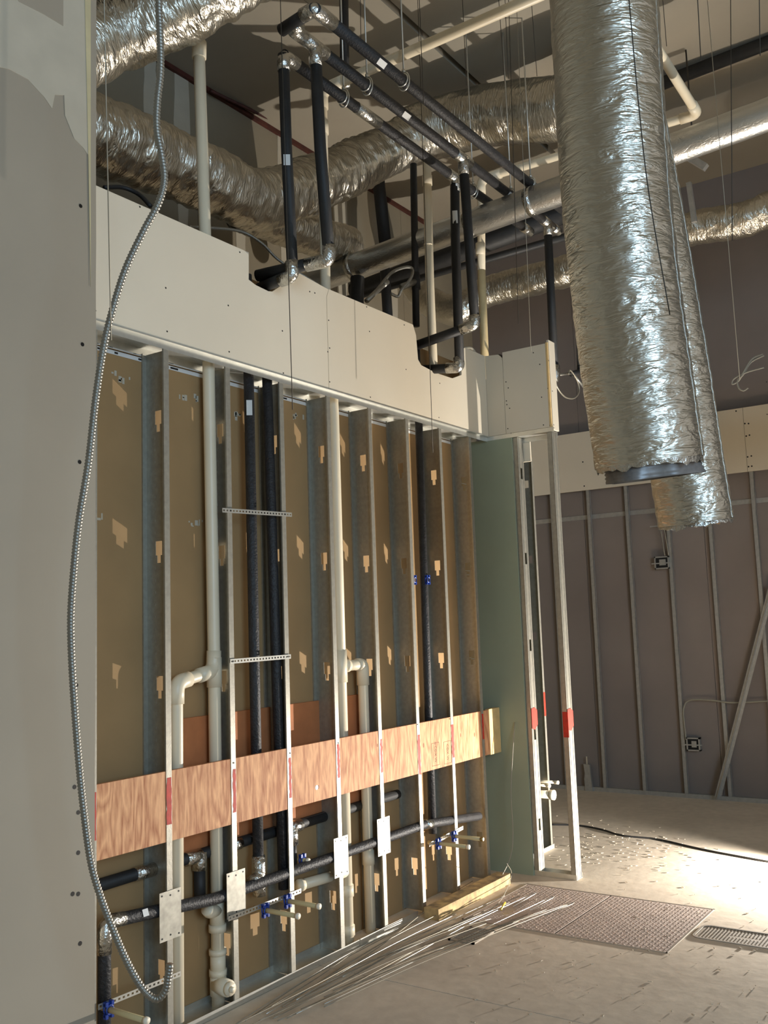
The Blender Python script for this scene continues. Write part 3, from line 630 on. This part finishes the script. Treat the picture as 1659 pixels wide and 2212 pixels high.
black_run('short black post behind the soffit right of the flexible loop', [at(830, 560, Y=1.3), at(838, 690, Y=1.3), Vector((at(838, 690, Y=1.3).x, 1.3, 0))], .045)
t = black_run('thin black pipe hanging beside the big flexible duct', [Vector((7.52, -.2, DECK)), Vector((7.5, -.2, 5.2)), at(1245, 560, Y=-.2), at(1252, 800, Y=-.2)], .02)
pipe('elbow', fillet([at(1252, 790, Y=-.2), at(1253, 803, Y=-.2), at(1235, 808, Y=-.2)], .03), .024, M['foam_flat'], t)
pipe('valve_body', [at(1238, 806, Y=-.2), at(1205, 810, Y=-.2)], .01, M['conduit'], t)
pipe('valve_lever', [at(1238, 808, Y=-.2), at(1268, 845, Y=-.2)], .01, M['steel_bar'], t)
black_run('thick black pipe running under the deck at the upper right', [at(1380, 200, X=7.2), at(2600, -270, X=7.2)], .052)
# within the stud bays
RC = .027
t = black_run('front black insulated pipe crossing low through all the studs', [(2.665, .028, .0), (2.665, .028, .56), (2.95, .028, .535), (3.3, .028, .50), (5.1, .028, .50), (5.78, .028, .43)], RC, m='foam', f=.05)
foil(t, [(2.665, .028, .44), (2.665, .028, .56), (2.76, .028, .553)], RC * 1.15)
sleeve_label(t, (2.86, .028, .545), (1, 0, 0), RC, .03)
foil(t, [(5.10, .028, .50), (5.17, .028, .49)], RC * 1.1)
t = black_run('rear black insulated pipe crossing low behind the drain stacks', [(2.66, .118, .685), (4.95, .118, .70)], RC, m='foam_flat')
foil(t, [(3.20, .118, .686), (3.29, .118, .686)], RC * 1.2); foil(t, [(3.29, .118, .70), (3.285, .115, .62)], RC * 1.25)
foil(t, [(3.93, .118, .69), (4.02, .118, .69)], RC * 1.2); foil(t, [(3.95, .118, .70), (3.95, .112, .60)], RC * 1.2)
foil(t, [(3.5, .118, .688), (3.56, .118, .688)], RC * 1.1); foil(t, [(2.9, .118, .686), (3.02, .118, .686)], RC * 1.12)
pipe('drop', [(3.285, .115, .63), (3.285, .115, .47)], RC, M['foam_flat'], t); pipe('drop', [(3.95, .112, .62), (3.95, .112, .5)], RC * .8, M['foam_flat'], t)
t = black_run('left one of two black insulated risers between the third and fourth studs', [(3.615, .058, 3.58), (3.622, .058, 1.6), (3.63, .062, .47)], RC, m='foam')
foil(t, [(3.628, .06, .62), (3.63, .06, .52), (3.56, .045, .505)], RC * 1.25); foil(t, [(3.63, .06, .52), (3.63, .06, .43)], RC * 1.2)
sleeve_label(t, (3.618, .058, 2.86), (0, 0, 1), RC, .08)
black_run('right one of two black insulated risers between the third and fourth studs', [(3.752, .058, 3.58), (3.785, .058, 1.6), (3.81, .058, .42)], RC, m='foam')
black_run('black insulated riser right of the seventh stud', [(5.262, .055, 3.58), (5.242, .055, 1.6), (5.232, .055, .42)], RC * .95, m='foam')
black_run('thin dark riser tight against the seventh stud', [(5.16, .1, 3.02), (5.15, .1, .5)], .014)

# nail plates
def nail_plate(u, v, label):
    p = at(u, v, Y=-.003); t = thing('nail_plate', label, 'nail plate', (p.x, -.002, p.z - .1025))
    M.setdefault('plate', mat('dull_plate_steel', sc(168, 164, 152), .5, .55, .18, 30)); pl = MB().box(p.x - .062, p.x + .062, -.0042, -.0022, p.z - .102, p.z + .102).build('plate', M['plate'], t)
    screws([Vector((p.x + dx, -.0042, p.z + dz)) for dx in (-.048, .048) for dz in (-.088, .088)] + [Vector((p.x, -.0042, p.z + dz)) for dz in (-.082, .082)], (0, -1, 0), t, .004)
nail_plate(368, 1976, 'steel nail plate on the second stud, lowest in view'); nail_plate(510, 1930, 'steel nail plate on the third stud beside the foil elbow')
nail_plate(737, 1850, 'steel nail plate on the fifth stud at the second drain stack'); nail_plate(829, 1806, 'steel nail plate on the sixth stud over the low black pipe')

# perforated straps and stub-outs
def strap(u0, v0, u1, v1, label, y=-.006):
    a, b = at(u0, v0, Y=y), at(u1, v1, Y=y); t = thing('perforated_strap', label, 'bracket', (a + b) / 2)
    m = MB(); L = b.x - a.x; n = int(L / .022); sl = (b.z - a.z) / L
    def P(x, z): return (a.x + x, a.z + x * sl + z)
    for z0, z1 in ((-.011, -.004), (.004, .011)): m.prism([P(0, z0), P(L, z0), P(L, z1), P(0, z1)], 1, y - .0015, y)
    for i in range(n + 1):
        x = L * i / n; m.prism([P(max(0, x - .006), -.004), P(min(L, x + .006), -.004), P(min(L, x + .006), .004), P(max(0, x - .006), .004)], 1, y - .0015, y)
    m.build('bar', M['steel_bar'], t)
    screws([Vector((x, y - .0015, a.z + (x - a.x) * sl)) for x in [s - .016 for s in SX] if a.x < x < b.x], (0, -1, 0), t, .0045)
strap(480, 1102, 630, 1112, 'upper perforated steel strap across the third and fourth studs'); strap(497, 1429, 628, 1418, 'middle perforated steel strap across the third and fourth studs')
strap(212, 2176, 390, 2103, 'perforated steel strap low between the first and second studs'); strap(493, 1985, 650, 1924, 'perforated steel strap low between the third and fourth studs'); strap(927, 1825, 1000, 1788, 'short bright steel strap low at the eighth stud')
def stub(u, v, u1, v1, label, r=.0115, y=-.015, endbrass=False):
    a = at(u, v, Y=y); b = None
    # the tube comes straight out of the wall: find how far from its end pixel
    best = min((abs((lambda q: q)(proj(Vector((a.x, y - k * .005, a.z)))[0] - u1)), k) for k in range(1, 120))[1]
    e_ = Vector((a.x, y - best * .005, a.z))
    t = thing('stub_out', label, 'pipe stub', a)
    pipe('tube', [a + Vector((0, .07, 0)), e_], r, M['pex'], t); pipe('cap', [e_ + Vector((0, .004, 0)), e_ - Vector((0, .012, 0))], r * 1.25, M['brass' if endbrass else 'tubecap'], t)
    if endbrass: pipe('end_disc', [e_ - Vector((0, .012, 0)), e_ - Vector((0, .014, 0))], r, M['tubecap'], t)
    clip(a, t)
def proj(p):
    q = RW.transposed() @ (p - CAMP); return (CX + F_PX * q.x / q.z, CY + F_PX * q.y / q.z)
def clip(a, parent, s=1.0):
    m = MB()
    m.tube([a + Vector((math.cos(k * math.pi / 6) * .017 * s, -.012, math.sin(k * math.pi / 6) * .017 * s)) for k in range(13)], .004 * s, 6, False)
    m.tube([a + Vector((math.cos(k * math.pi / 6) * .017 * s, .004, math.sin(k * math.pi / 6) * .017 * s)) for k in range(13)], .004 * s, 6, False)
    for z in (.032, -.032):
        m.box(a.x - .02 * s, a.x - .008 * s, a.y - .014, a.y + .004, a.z + min(z * s, z * s * .45), a.z + max(z * s, z * s * .45)); m.box(a.x + .008 * s, a.x + .02 * s, a.y - .014, a.y + .004, a.z + min(z * s, z * s * .45), a.z + max(z * s, z * s * .45))
    m.box(a.x - .02 * s, a.x + .02 * s, a.y - .005, a.y, a.z + .016 * s, a.z + .026 * s); m.box(a.x - .02 * s, a.x + .02 * s, a.y - .005, a.y, a.z - .026 * s, a.z - .016 * s)
    return m.build('clip', M['blue'], parent)
stub(233, 2180, 314, 2203, 'cream tube stub in a blue clip, lowest and nearest the frame corner')
stub(572, 1966, 641, 1974, 'cream tube stub in a blue clip, lower of two by the fourth stud'); stub(620, 1946, 686, 1955, 'cream tube stub in a blue clip, upper of two by the fourth stud')
stub(946, 1822, 1010, 1827, 'cream tube stub in a blue clip, left of two by the eighth stud'); stub(980, 1806, 1040, 1814, 'cream tube stub with brass collar, right of two by the eighth stud', endbrass=True)
stub(652, 1858, 664, 1860, 'cream tube stub in a blue clip, deep in the bay right of the fourth stud', y=.07)
for (x, y, z), lb in (((5.242, .03, 2.005), 'blue pipe clip on the black riser right of the seventh stud'), ((5.15, .075, 2.005), 'blue pipe clip on the thin riser tight against the seventh stud')):
    o = clip(Vector((x, y, z)), None, .95); tag(o, lb, 'pipe clip')

# ------------------------------------------------------------------ ducts
def wrinkle(R, amp, sl, sa, seed, sag=0.):
    def rf(s, a, i):
        q = Vector((s * sl, math.cos(a) * sa, math.sin(a) * sa + seed))
        n = noise.noise(q) * amp + noise.noise(q * 2.3 + Vector((7, 3, 1))) * amp * .55 + noise.noise(Vector((s * 2.2 + seed, math.cos(a), math.sin(a)))) * amp * .9
        return R * (1 + n)
    return rf
def duct(name, label, pts, R, amp=.06, sl=24, sa=1.6, m='foil', step=.016, seg=84, cat='duct', seed=0, liner=None):
    t = thing(name, label, cat, pts[len(pts) // 2])
    pts = resample(pts, step)
    v, f, u = tube(pts, R, seg, False, wrinkle(R, amp, sl, sa, seed))
    mesh('jacket', v, f, M[m], t, True, u)
    return t
# two flexible ducts hanging from above at the right
a0, a1, a2 = CAMP + (RW @ Vector((1290 - CX, -250 - CY, F_PX))) / F_PX * 3.75, CAMP + (RW @ Vector((1335 - CX, 480 - CY, F_PX))) / F_PX * 3.68, CAMP + (RW @ Vector((1402 - CX, 1000 - CY, F_PX))) / F_PX * 3.66
t = duct('flexible_duct', 'big crinkled foil flexible duct hanging with its cut end open', spline([a2, a1, a0 + Vector((0, 0, 0)), a0 + (a0 - a1) * .5], 30), .205, .016, 22, 2.6, seed=3, step=.009, seg=110)
ax = (a1 - a2).normalized()
pipe('inner_core', resample([a2 - ax * .062, a2 + ax * .6], .007), .17, M['liner'], t, 40, False, rf=lambda s, a, i: .172 + .003 * math.sin(s * 2 * math.pi / .016) + .022 * math.sin(3 * a + 1) * max(0, 1 - s / .1) + .01 * math.sin(7 * a) * max(0, 1 - s / .1))
MB().tube([a2 + ax * .02, a2 + ax * .03], .17, 32).build('core_shade', M['dark'], t)  # dark disc: the duct's inner shade given as colour
tr = MB()
for k in range(60):
    an = k / 60 * 2 * math.pi; an2 = (k + 1.0) / 60 * 2 * math.pi
    sx = ax.cross(Vector((0, 1, 0))).normalized(); sy = ax.cross(sx)
    l1 = .012 + .03 * abs(noise.noise(Vector((k * .35, 1, 2)))); l2 = .012 + .03 * abs(noise.noise(Vector(((k + 1) * .35, 1, 2))))
    d1 = sx * math.cos(an) + sy * math.sin(an); d2 = sx * math.cos(an2) + sy * math.sin(an2)
    tr.add([a2 + d1 * .2, a2 + d2 * .2, a2 + d2 * .197 - ax * l2, a2 + d1 * .197 - ax * l1], [(0, 1, 2, 3)])
tr.build('torn_edge', M['foil_tape'], t)
c0, c1, c2 = [CAMP + (RW @ Vector((u - CX, v - CY, F_PX))) / F_PX * d for u, v, d in ((1255, -250, 4.25), (1398, 480, 4.15), (1502, 1128, 4.1))]
t = duct('flexible_duct', 'second foil flexible duct behind the first, its end hanging lower', spline([c2, c1, c0, c0 + (c0 - c1) * .5], 30), .157, .018, 24, 2.4, seed=11, step=.01, seg=90)
ax = (c1 - c2).normalized(); sx = ax.cross(Vector((0, 1, 0))).normalized(); sy = ax.cross(sx); tr = MB()
for k in range(48):
    an, an2 = k / 48 * 2 * math.pi, (k + 1) / 48 * 2 * math.pi
    l1 = .01 + .035 * abs(noise.noise(Vector((k * .4, 5, 2)))); l2 = .01 + .035 * abs(noise.noise(Vector(((k + 1) * .4, 5, 2))))
    d1 = sx * math.cos(an) + sy * math.sin(an); d2 = sx * math.cos(an2) + sy * math.sin(an2)
    tr.add([c2 + d1 * .152, c2 + d2 * .152, c2 + d2 * .155 - ax * l2, c2 + d1 * .155 - ax * l1], [(0, 1, 2, 3)])
tr.build('torn_edge', M['foil_tape'], t)
pipe('inner_core', [c2 + ax * .05, c2 + ax * .5], .12, M['liner'], t, 30)
# rear flexible duct: runs along the wall, dips, then climbs toward the room
p = [at(60, 225, Y=.62), at(195, 285, Y=.62), at(330, 335, Y=.62), at(450, 388, Y=.62), at(560, 432, Y=.66)]
p2 = [at(700, 388, X=5.2), at(815, 335, X=5.75), at(905, 290, X=6.1)]
duct('flexible_duct', 'green-tinged foil flexible duct sagging along the rear above the soffit', spline(p + p2 + [at(960, 262, X=6.2)], 24), .19, .09, 16, 1.8, seed=21)
duct('flexible_duct', 'foil flexible duct climbing to the right behind the three ceiling pipes', spline([at(880, 298, X=6.1), at(960, 272, X=6.22), at(1080, 246, X=6.25), at(1200, 235, X=6.25), at(1270, 205, X=6.25), Vector((6.25, at(1310, 175, X=6.25).y, 5.72)), Vector((6.25, at(1310, 175, X=6.25).y - .02, DECK))], 24), .228, .05, 6, 3.2, seed=31)
duct('flexible_duct', 'short foil flexible duct behind the first notch', spline([at(520, 455, Y=1.05), at(600, 480, Y=1.05), at(680, 510, Y=1.05), at(750, 530, Y=1.1)], 16), .15, .08, 18, 1.6, seed=41)
duct('flexible_duct', 'dark foil flexible duct crossing the upper left corner', spline([at(60, 150, Y=.26), at(215, 82, Y=.2), at(330, 38, Y=.02), at(440, -20, Y=-.2), at(560, -90, Y=-.4)], 20), .175, .08, 14, 1.6, seed=51)
# straight spiral duct
d0, d1 = at(640, 622, X=5.85), at(2700, -130, X=5.85); d1.z = at(1700, 242, X=5.85).z + .15
dirn = (d1 - d0).normalized()
t = thing('spiral_duct', 'straight round foil-wrapped duct crossing under the ceiling pipes', 'duct', d0)
v, f, u = tube(resample([d0, d1], .04), .098, 40, True, wrinkle(.098, .012, 8, 1.2, 4)); mesh('jacket', v, f, M['foil_smooth'], t, True, u)
for s in (.55, 1.62, 2.1, 2.9): pipe('collar', [d0 + dirn * s, d0 + dirn * (s + .05)], .101, M['foil_tape'], t, 32)
duct('flexible_duct', 'lower foil flexible duct curving from the rear wall toward the far right', spline([at(870, 575, Y=1.6), at(915, 640, Y=1.4), at(985, 672, X=7.4), at(1050, 632, X=7.5), at(1150, 605, X=7.5), at(1240, 580, X=7.5), at(1360, 535, X=7.5), at(1495, 495, X=7.5), at(1590, 478, X=7.5), at(1640, 462, X=7.5), at(1720, 430, X=7.5), at(2100, 300, X=7.5), at(2500, 160, X=7.5)], 10), .135, .08, 14, 1.6, seed=61, seg=56, step=.025)
# ------------------------------------------------------------------ conduits and cables
def corrugated(label, pts, r, pitch=.0115, name='flexible_conduit', mt='conduit', per=5, seg=12):
    pts = resample(pts, pitch / per)
    v, f, _ = tube(pts, r, seg, True, lambda s, a, i: r * (1 + .11 * math.sin(s * 2 * math.pi / pitch + a)))
    return tag(mesh(name, v, f, M[mt], None, True), label, 'conduit')
cp = [(352, -60), (343, 0), (345, 60), (347, 150), (340, 220), (339, 280), (350, 340), (355, 390), (342, 440), (310, 500), (272, 580), (246, 660), (225, 745), (207, 860), (191, 1000), (170, 1130), (158, 1250), (153, 1350), (158, 1480), (170, 1640), (182, 1760), (196, 1860), (215, 1930), (245, 2010), (278, 2085), (310, 2138), (338, 2158), (357, 2140), (363, 2110), (367, 2083)]
def dep(v): return 3.3 + (.22 if v > 1800 else 0) * (min(v, 2000) - 1800) / 200
corrugated('long flexible metal conduit hanging in a loop past the left drywall edge', spline([CAMP + (RW @ Vector((u - CX, v - CY, F_PX))) / F_PX * 3.3 for u, v in cp], 12), .0122)
corrugated('thin flexible conduit lying along the top of the soffit', spline([at(410, 490, Y=.25), at(450, 492, Y=.25), at(520, 500, Y=.25), at(565, 525, Y=.22), at(600, 560, Y=.2), at(650, 592, Y=.15), at(700, 622, Y=.1)], 14), .008, .008)
corrugated('grey conduit loop rising behind the soffit beside the thin black pipe', spline([at(795, 648, Y=.3), at(815, 625, Y=.3), at(845, 590, Y=.3), at(872, 578, Y=.3), at(890, 580, Y=.3), at(888, 600, Y=.3), at(868, 625, Y=.32), at(860, 640, Y=.34), at(845, 635, Y=.36)], 14), .0105, .01)
t = thing('conduit_whip', 'short straight metal conduit whip sloping down behind the soffit', 'conduit', at(795, 648, Y=.3))
pipe('barrel', [at(792, 650, Y=.3), at(832, 612, Y=.3)], .017, M['conduit'], t)
pipe('nut', [at(828, 616, Y=.3), at(836, 609, Y=.3)], .021, M['conduit'], t, 8)
tag(pipe('loose_cable', spline([at(225, 405, Y=.3), at(265, 405, Y=.3), at(300, 420, Y=.25), at(325, 445, Y=.15)], 8), .011, M['cord'], seg=8), 'dark cable arching behind the soffit at the left', 'cable')
tag(pipe('loose_cable', spline([at(1040, 770, Y=.12), at(1060, 772, Y=.05), at(1080, 768, X=6.2), at(1092, 780, X=6.15)], 8), .009, M['cord'], seg=8), 'dark cable draped over the inner soffit corner', 'cable')
tag(pipe('loose_cable', spline([at(1000, 752, Y=.12), at(1018, 752, Y=.12), at(1028, 765, Y=.1)], 8), .01, M['cable'], seg=8), 'pale cable end poking out of the second soffit notch', 'cable')
tag(pipe('loose_cable', spline([at(u, v, Y=-.25) for u, v in ((1200, 812), (1203, 835), (1220, 857), (1240, 860), (1251, 845), (1246, 820), (1232, 800), (1228, 808))], 8), .0065, M['wire_light'], seg=8), 'pale cable loop hanging from the insulated drop beside the big duct', 'cable')
tag(pipe('sprinkler_line', [at(455, 196, Y=1.78), at(990, 452, Y=1.78)], .013, M['rust'], seg=8), 'thin red line along the top of the rear wall', 'pipe')
tag(pipe('extension_cord', spline([at(u, v, Z=.007) for u, v in ((1190, 1781), (1250, 1783), (1300, 1792), (1345, 1805), (1420, 1813), (1500, 1831), (1580, 1847), (1700, 1866), (1790, 1862), (1880, 1850), (2050, 1855), (2300, 1880))], 8), .0075, M['cord'], seg=8), 'black extension cord crossing the lit floor', 'cord')
tag(pipe('thin_wire', spline([at(u, v, Y=-.12) for u, v in ((1112, 1560), (1104, 1700), (1108, 1800), (1103, 1850), (1085, 1890), (1068, 1915))], 8), .003, M['cable'], seg=6), 'thin pale wire drooping in the corner beside the grey-green board', 'wire')
# hanging ceiling wires and rods
wires = [((222, -20), (240, 735), -.9, 'pale', 'hanger wire behind the conduit loop at the left'), ((606, 15), (632, 885), -.5, 'dark', 'long hanger wire in front of the left soffit board'),
         ((928, 728), (935, 978), -.3, 'dark', 'hanger wire in front of the right soffit board'), ((1098, -20), (1120, 700), -.9, 'dark', 'hanger wire crossing the ducts right of the pipes'),
         ((1130, 350), (1147, 760), -.8, 'pale', 'pale hanger wire ending at the end partition'), ((1578, -20), (1582, 520), -2.2, 'dark', 'long hanger wire at the upper right'),
         ((1560, 375), (1598, 820), -1.9, 'pale', 'pale wire dropping to the cable knot at the right'), ((1640, -20), (1642, 120), -2.4, 'dark', 'short hanger wire at the top right corner'),
         ((1506, -20), (1514, 130), -2.2, 'dark', 'short hanger wire over the big black pipe'), ((1430, -20), (1440, 100), -1.6, 'dark', 'hanger wire by the bent white pipe'),
         ((905, -20), (915, 225), -.7, 'dark', 'hanger wire left of the white ceiling pipe bend'), ((998, -20), (1008, 185), -.8, 'dark', 'hanger wire reaching the climbing foil duct'),
         ((1076, -20), (1090, 175), -.9, 'dark', 'second hanger wire reaching the climbing foil duct'), ((1150, 30), (1160, 165), -.9, 'dark', 'threaded rod with a cross clip near the big duct'),
         ((1093, 50), (1098, 170), -.6, 'dark', 'short threaded rod above the climbing duct'), ((778, -20), (780, 100), -.4, 'dark', 'short hanger wire above the three pipes'),
         ((1215, -20), (1222, 40), -1.3, 'dark', 'short wire beside the top of the big duct')]
for (a, b, y, c, lb) in wires:
    p0, p1 = at(*a, Y=y), at(*b, Y=y); p0.z = max(p0.z, 4.0)
    if p0.z < DECK: p0 = p0 + (p0 - p1).normalized() * ((DECK - p0.z) / max(.2, (p0 - p1).normalized().z))
    tag(pipe('hanger_wire', [p1, p0], .0022 if c == 'dark' else .002, M['wire' if c == 'dark' else 'wire_light'], seg=6), lb, 'wire')
for (pts, d, lb) in ((((1356, -30), (1380, 230), (1402, 420), (1447, 680)), 3.44, 'dark tie wire lying on the face of the big duct'),):
    tag(pipe('tie_wire', spline([CAMP + (RW @ Vector((u - CX, v - CY, F_PX))) / F_PX * d for u, v in pts], 6), .0022, M['wire'], seg=6), lb, 'wire')
t = thing('strut_bracket', 'perforated steel strut end poking out below the spiral duct', 'bracket', at(1505, 345, X=7))
MB().bar(at(1480, 335, X=7), at(1525, 362, X=7), .05, .05).build('strut', M['steel_far'], t); MB().bar(at(1488, 395, X=7), at(1500, 480, X=7), .035, .035, (1, 0, 0)).build('post', M['steel_far'], t); q = at(1500, 350, X=7); pipe('rod', [q, (q.x, q.y, DECK)], .006, M['wire'], t, 6)

# ------------------------------------------------------------------ floor fittings
ht = thing('floor_hatch', 'double-leaf tread-plate hatch set flush in the concrete floor', 'floor hatch', (5.45, -.86, 0))
loz = None
for y0, y1 in ((-.832, -.262), (-1.462, -.842)):
    pl = box('leaf', 5.035, 5.875, y0, y1, .0005, .002, M['dusty_plate'], ht)
    m = MB(); n = 0
    PT = .024; nx, ny = int(.82 / PT), int((y1 - y0 - .02) / PT)
    for i in range(nx):
        for j in range(ny):
            x = 5.05 + i * PT; y = y0 + .018 + j * PT; s = 1 if (i + j) % 2 else -1
            dx, dy = .0085, .0085 * s; px, py = -dy * .4, dx * .4
            m.add([(x - dx, y - dy, .002), (x + px, y + py, .002), (x + dx, y + dy, .002), (x, y, .0034), (x - px, y - py, .002)], [(0, 4, 3), (4, 2, 3), (2, 1, 3), (1, 0, 3)])
    m.build('tread_pattern', M['dusty_plate'], pl)['kind'] = 'stuff'
m = MB(); m.box(5.025, 5.885, -.262, -.254, 0, .003); m.box(5.025, 5.885, -1.47, -1.462, 0, .003); m.box(5.025, 5.035, -1.47, -.254, 0, .003); m.box(5.875, 5.885, -1.47, -.254, 0, .003); m.build('frame', M['cast'], ht)
MB().box(5.03, 5.88, -.840, -.834, .0003, .0008).build('joint_gap', M['dark'], ht)
g = [at(u, v, Z=0) for u, v in ((975, 2030), (1041, 2005), (1075, 2013), (1014, 2042))]
x0, x1, y0, y1 = 4.665, 4.915, -.535, -.375
t = thing('floor_drain', 'small slotted drain grate in the floor in front of the hatch', 'drain', ((x0 + x1) / 2, (y0 + y1) / 2, 0))
m = MB(); m.box(x0, x1, y0, y0 + .014, 0, .008); m.box(x0, x1, y1 - .014, y1, 0, .008); m.box(x0, x0 + .014, y0, y1, 0, .008); m.box(x1 - .014, x1, y0, y1, 0, .008); m.build('frame', M['cast'], t)
MB().box(x0 + .01, x1 - .01, y0 + .01, y1 - .01, .0005, .0015).build('pit_shade', M['dark'], t)  # dark sheet on the slab, painting the shade below the grate
bar_me = None
for k in range(11):
    x = x0 + .026 + k * .0198
    if bar_me is None:
        o = MB().box(-.005, .005, -.066, .066, 0, .0065).build('bar', M['cast'], t, loc=(0, 0, 0)); bar_me = o.data; o.location = Vector((x, (y0 + y1) / 2, .001)) - WL[t.name]
    else: link('bar', bar_me, t, (x, (y0 + y1) / 2, .001))
x0, x1, y0, y1 = 5.33, 5.575, -2.02, -1.495
t = thing('utility_cover', 'round-cornered pebbled utility cover in the floor at the right edge', 'floor cover', ((x0 + x1) / 2, (y0 + y1) / 2, 0))
def rrect(x0, x1, y0, y1, r, n=6):
    o = []
    for cx, cy, a0 in ((x1 - r, y1 - r, 0), (x0 + r, y1 - r, 90), (x0 + r, y0 + r, 180), (x1 - r, y0 + r, 270)):
        for k in range(n + 1):
            a = math.radians(a0 + 90 * k / n); o.append((cx + r * math.cos(a), cy + r * math.sin(a)))
    return o
o1, o2 = rrect(x0, x1, y0, y1, .05), rrect(x0 + .014, x1 - .014, y0 + .014, y1 - .014, .04)
n = len(o1); m = MB(); m.add([(*p, .005) for p in o1] + [(*p, .005) for p in o2] + [(*p, 0) for p in o1] + [(*p, .002) for p in o2],
      [(i, (i + 1) % n, n + (i + 1) % n, n + i) for i in range(n)] + [(2 * n + i, 2 * n + (i + 1) % n, (i + 1) % n, i) for i in range(n)] + [(n + i, n + (i + 1) % n, 3 * n + (i + 1) % n, 3 * n + i) for i in range(n)]); m.build('rim', M['cast'], t)
MB().prism(rrect(x0 + .018, x1 - .018, y0 + .018, y1 - .018, .035), 2, .0005, .002).build('lid', M['cast'], t)
m = MB()
for i in range(11):
    for j in range(26):
        x, y = x0 + .032 + i * .0182, y0 + .03 + j * .0182
        if i in (4, 5) and 8 < j < 18: continue
        m.add([(x - .006, y - .006, .002), (x + .006, y - .006, .002), (x + .006, y + .006, .002), (x - .006, y + .006, .002), (x, y, .0045)], [(0, 1, 4), (1, 2, 4), (2, 3, 4), (3, 0, 4)])
m.build('pebble_pattern', M['cast'], t)['kind'] = 'stuff'

# loose bundle of ceiling wires on the floor
grp = 'loose ceiling wires on the floor'
ends = [((700, 2169), (1190, 1938)), ((700, 2154), (1232, 1951)), ((690, 2148), (1124, 1935)), ((640, 2190), (1151, 1930)), ((705, 2122), (1021, 1903)), ((715, 2105), (1060, 1985)), ((560, 2205), (1100, 1950)), ((520, 2225), (1010, 1990)), ((600, 2205), (1140, 1975)),
        ((640, 2160), (985, 1975)), ((610, 2175), (960, 1968)), ((660, 2150), (1040, 1975)), ((575, 2190), (930, 1985)), ((530, 2205), (900, 1990)), ((500, 2218), (950, 2000)), ((680, 2135), (1075, 1962)), ((620, 2200), (1000, 2005)), ((590, 2200), (1050, 1995)),
        ((740, 2110), (1090, 1935)), ((560, 2190), (880, 1998)), ((720, 2140), (1180, 1965)), ((480, 2230), (860, 2005)), ((650, 2180), (1120, 1990)), ((700, 2175), (1225, 1955))]
for k, (a, b) in enumerate(ends):
    z0 = .008 + .003 * (k % 5); z1 = .012 + .004 * (k % 6)
    p0, p1 = at(*a, Z=z0), at(*b, Z=z1); md = (p0 + p1) / 2; sd = Vector((p1.y - p0.y, p0.x - p1.x, 0)).normalized()
    pts = spline([p0, p0.lerp(p1, .33) + sd * random.uniform(-.025, .025) + Vector((0, 0, .01)), p0.lerp(p1, .66) + sd * random.uniform(-.025, .025) + Vector((0, 0, .012)), p1], 8)
    if k in (0, 1, 3): pts += [p1 + (p1 - p0).normalized() * .02 + Vector((0, -.012, .0)), p1 + Vector((-.02, -.02, .002)), p1 - (p1 - p0).normalized() * .3 + Vector((0, -.03, 0))]
    o = pipe('ceiling_wire', pts, .0024, M['wire_light' if k % 3 else 'steel_bar'], seg=6)
    tag(o, {0: 'ceiling wire with a folded tip, middle of the three reaching over the tread plate', 1: 'ceiling wire with a folded tip reaching farthest right over the tread plate',
            3: 'ceiling wire with a folded tip, left of the three reaching over the tread plate', 4: 'ceiling wire of the floor bundle propped up against the pine block',
            21: 'leftmost ceiling wire of the floor bundle, nearest the bottom track'}.get(k, 'bare steel ceiling wire in the loose bundle on the floor'), 'wire', grp)
tag(MB().tube(spline([at(1082, 1965, Z=.03), at(1088, 1955, Z=.045), at(1091, 1950, Z=.035)], 5), .006, 8).build('tape_flag', M['yellow']), 'small yellow tape flag on the bundle of ceiling wires', 'tape')
tag(pipe('bent_wire', spline([at(1055, 1970, Z=.01), at(1085, 1940, Z=.03), at(1105, 1890, Z=.05), at(1095, 1865, Z=.2)], 6), .002, M['cable'], seg=6), 'thin wire whisker curling up from the pine block', 'wire')
# chips and litter swept on the concrete
m = MB()
for k in range(330):
    if k < 190: u, v = random.gauss(1330, 90), random.gauss(1830, 28)
    else: u, v = random.uniform(1000, 1659), random.uniform(1900, 2212)
    if v < 1745: continue
    p = at(u, v, Z=0); s = random.uniform(.003, .011) if k < 260 else random.uniform(.002, .005); an = random.uniform(0, 3.14)
    m.bar(p + Vector((-s * math.cos(an), -s * math.sin(an), .0025)), p + Vector((s * math.cos(an), s * math.sin(an), .003)), s * .7, .003)
o = m.build('floor_litter', M['grime']); tag(o, 'pale gypsum chips and dust scattered over the concrete', 'litter', kind='stuff')

# ------------------------------------------------------------------ the site lamp itself (just outside the frame)
tdir = Vector((.585, .811, 0)); nrm = Vector((-.811, .585, 0)); up = Vector((0, 0, 1))
t = thing('site_lamp', 'yellow portable work lamp standing on the floor just beyond the right edge', 'work lamp', (LAMP.x, LAMP.y, 0))
c = LAMP - LAMP_DIR * .05
m = MB(); m.bar(c - tdir * .19, c + tdir * .19, .2, .02, LAMP_DIR); m.build('housing', M['lampbody'], t)
m = MB()
for s in (-1, 1):
    q = c + tdir * s * .17
    m.bar(Vector((q.x, q.y, .012)) - nrm * .12, Vector((q.x, q.y, .012)), .02, .02); m.bar(Vector((q.x, q.y, .0)) - nrm * .06, Vector((q.x, q.y, .14)) - nrm * .06, .02, .02, tdir)
m.build('stand', M['lampbody'], t)
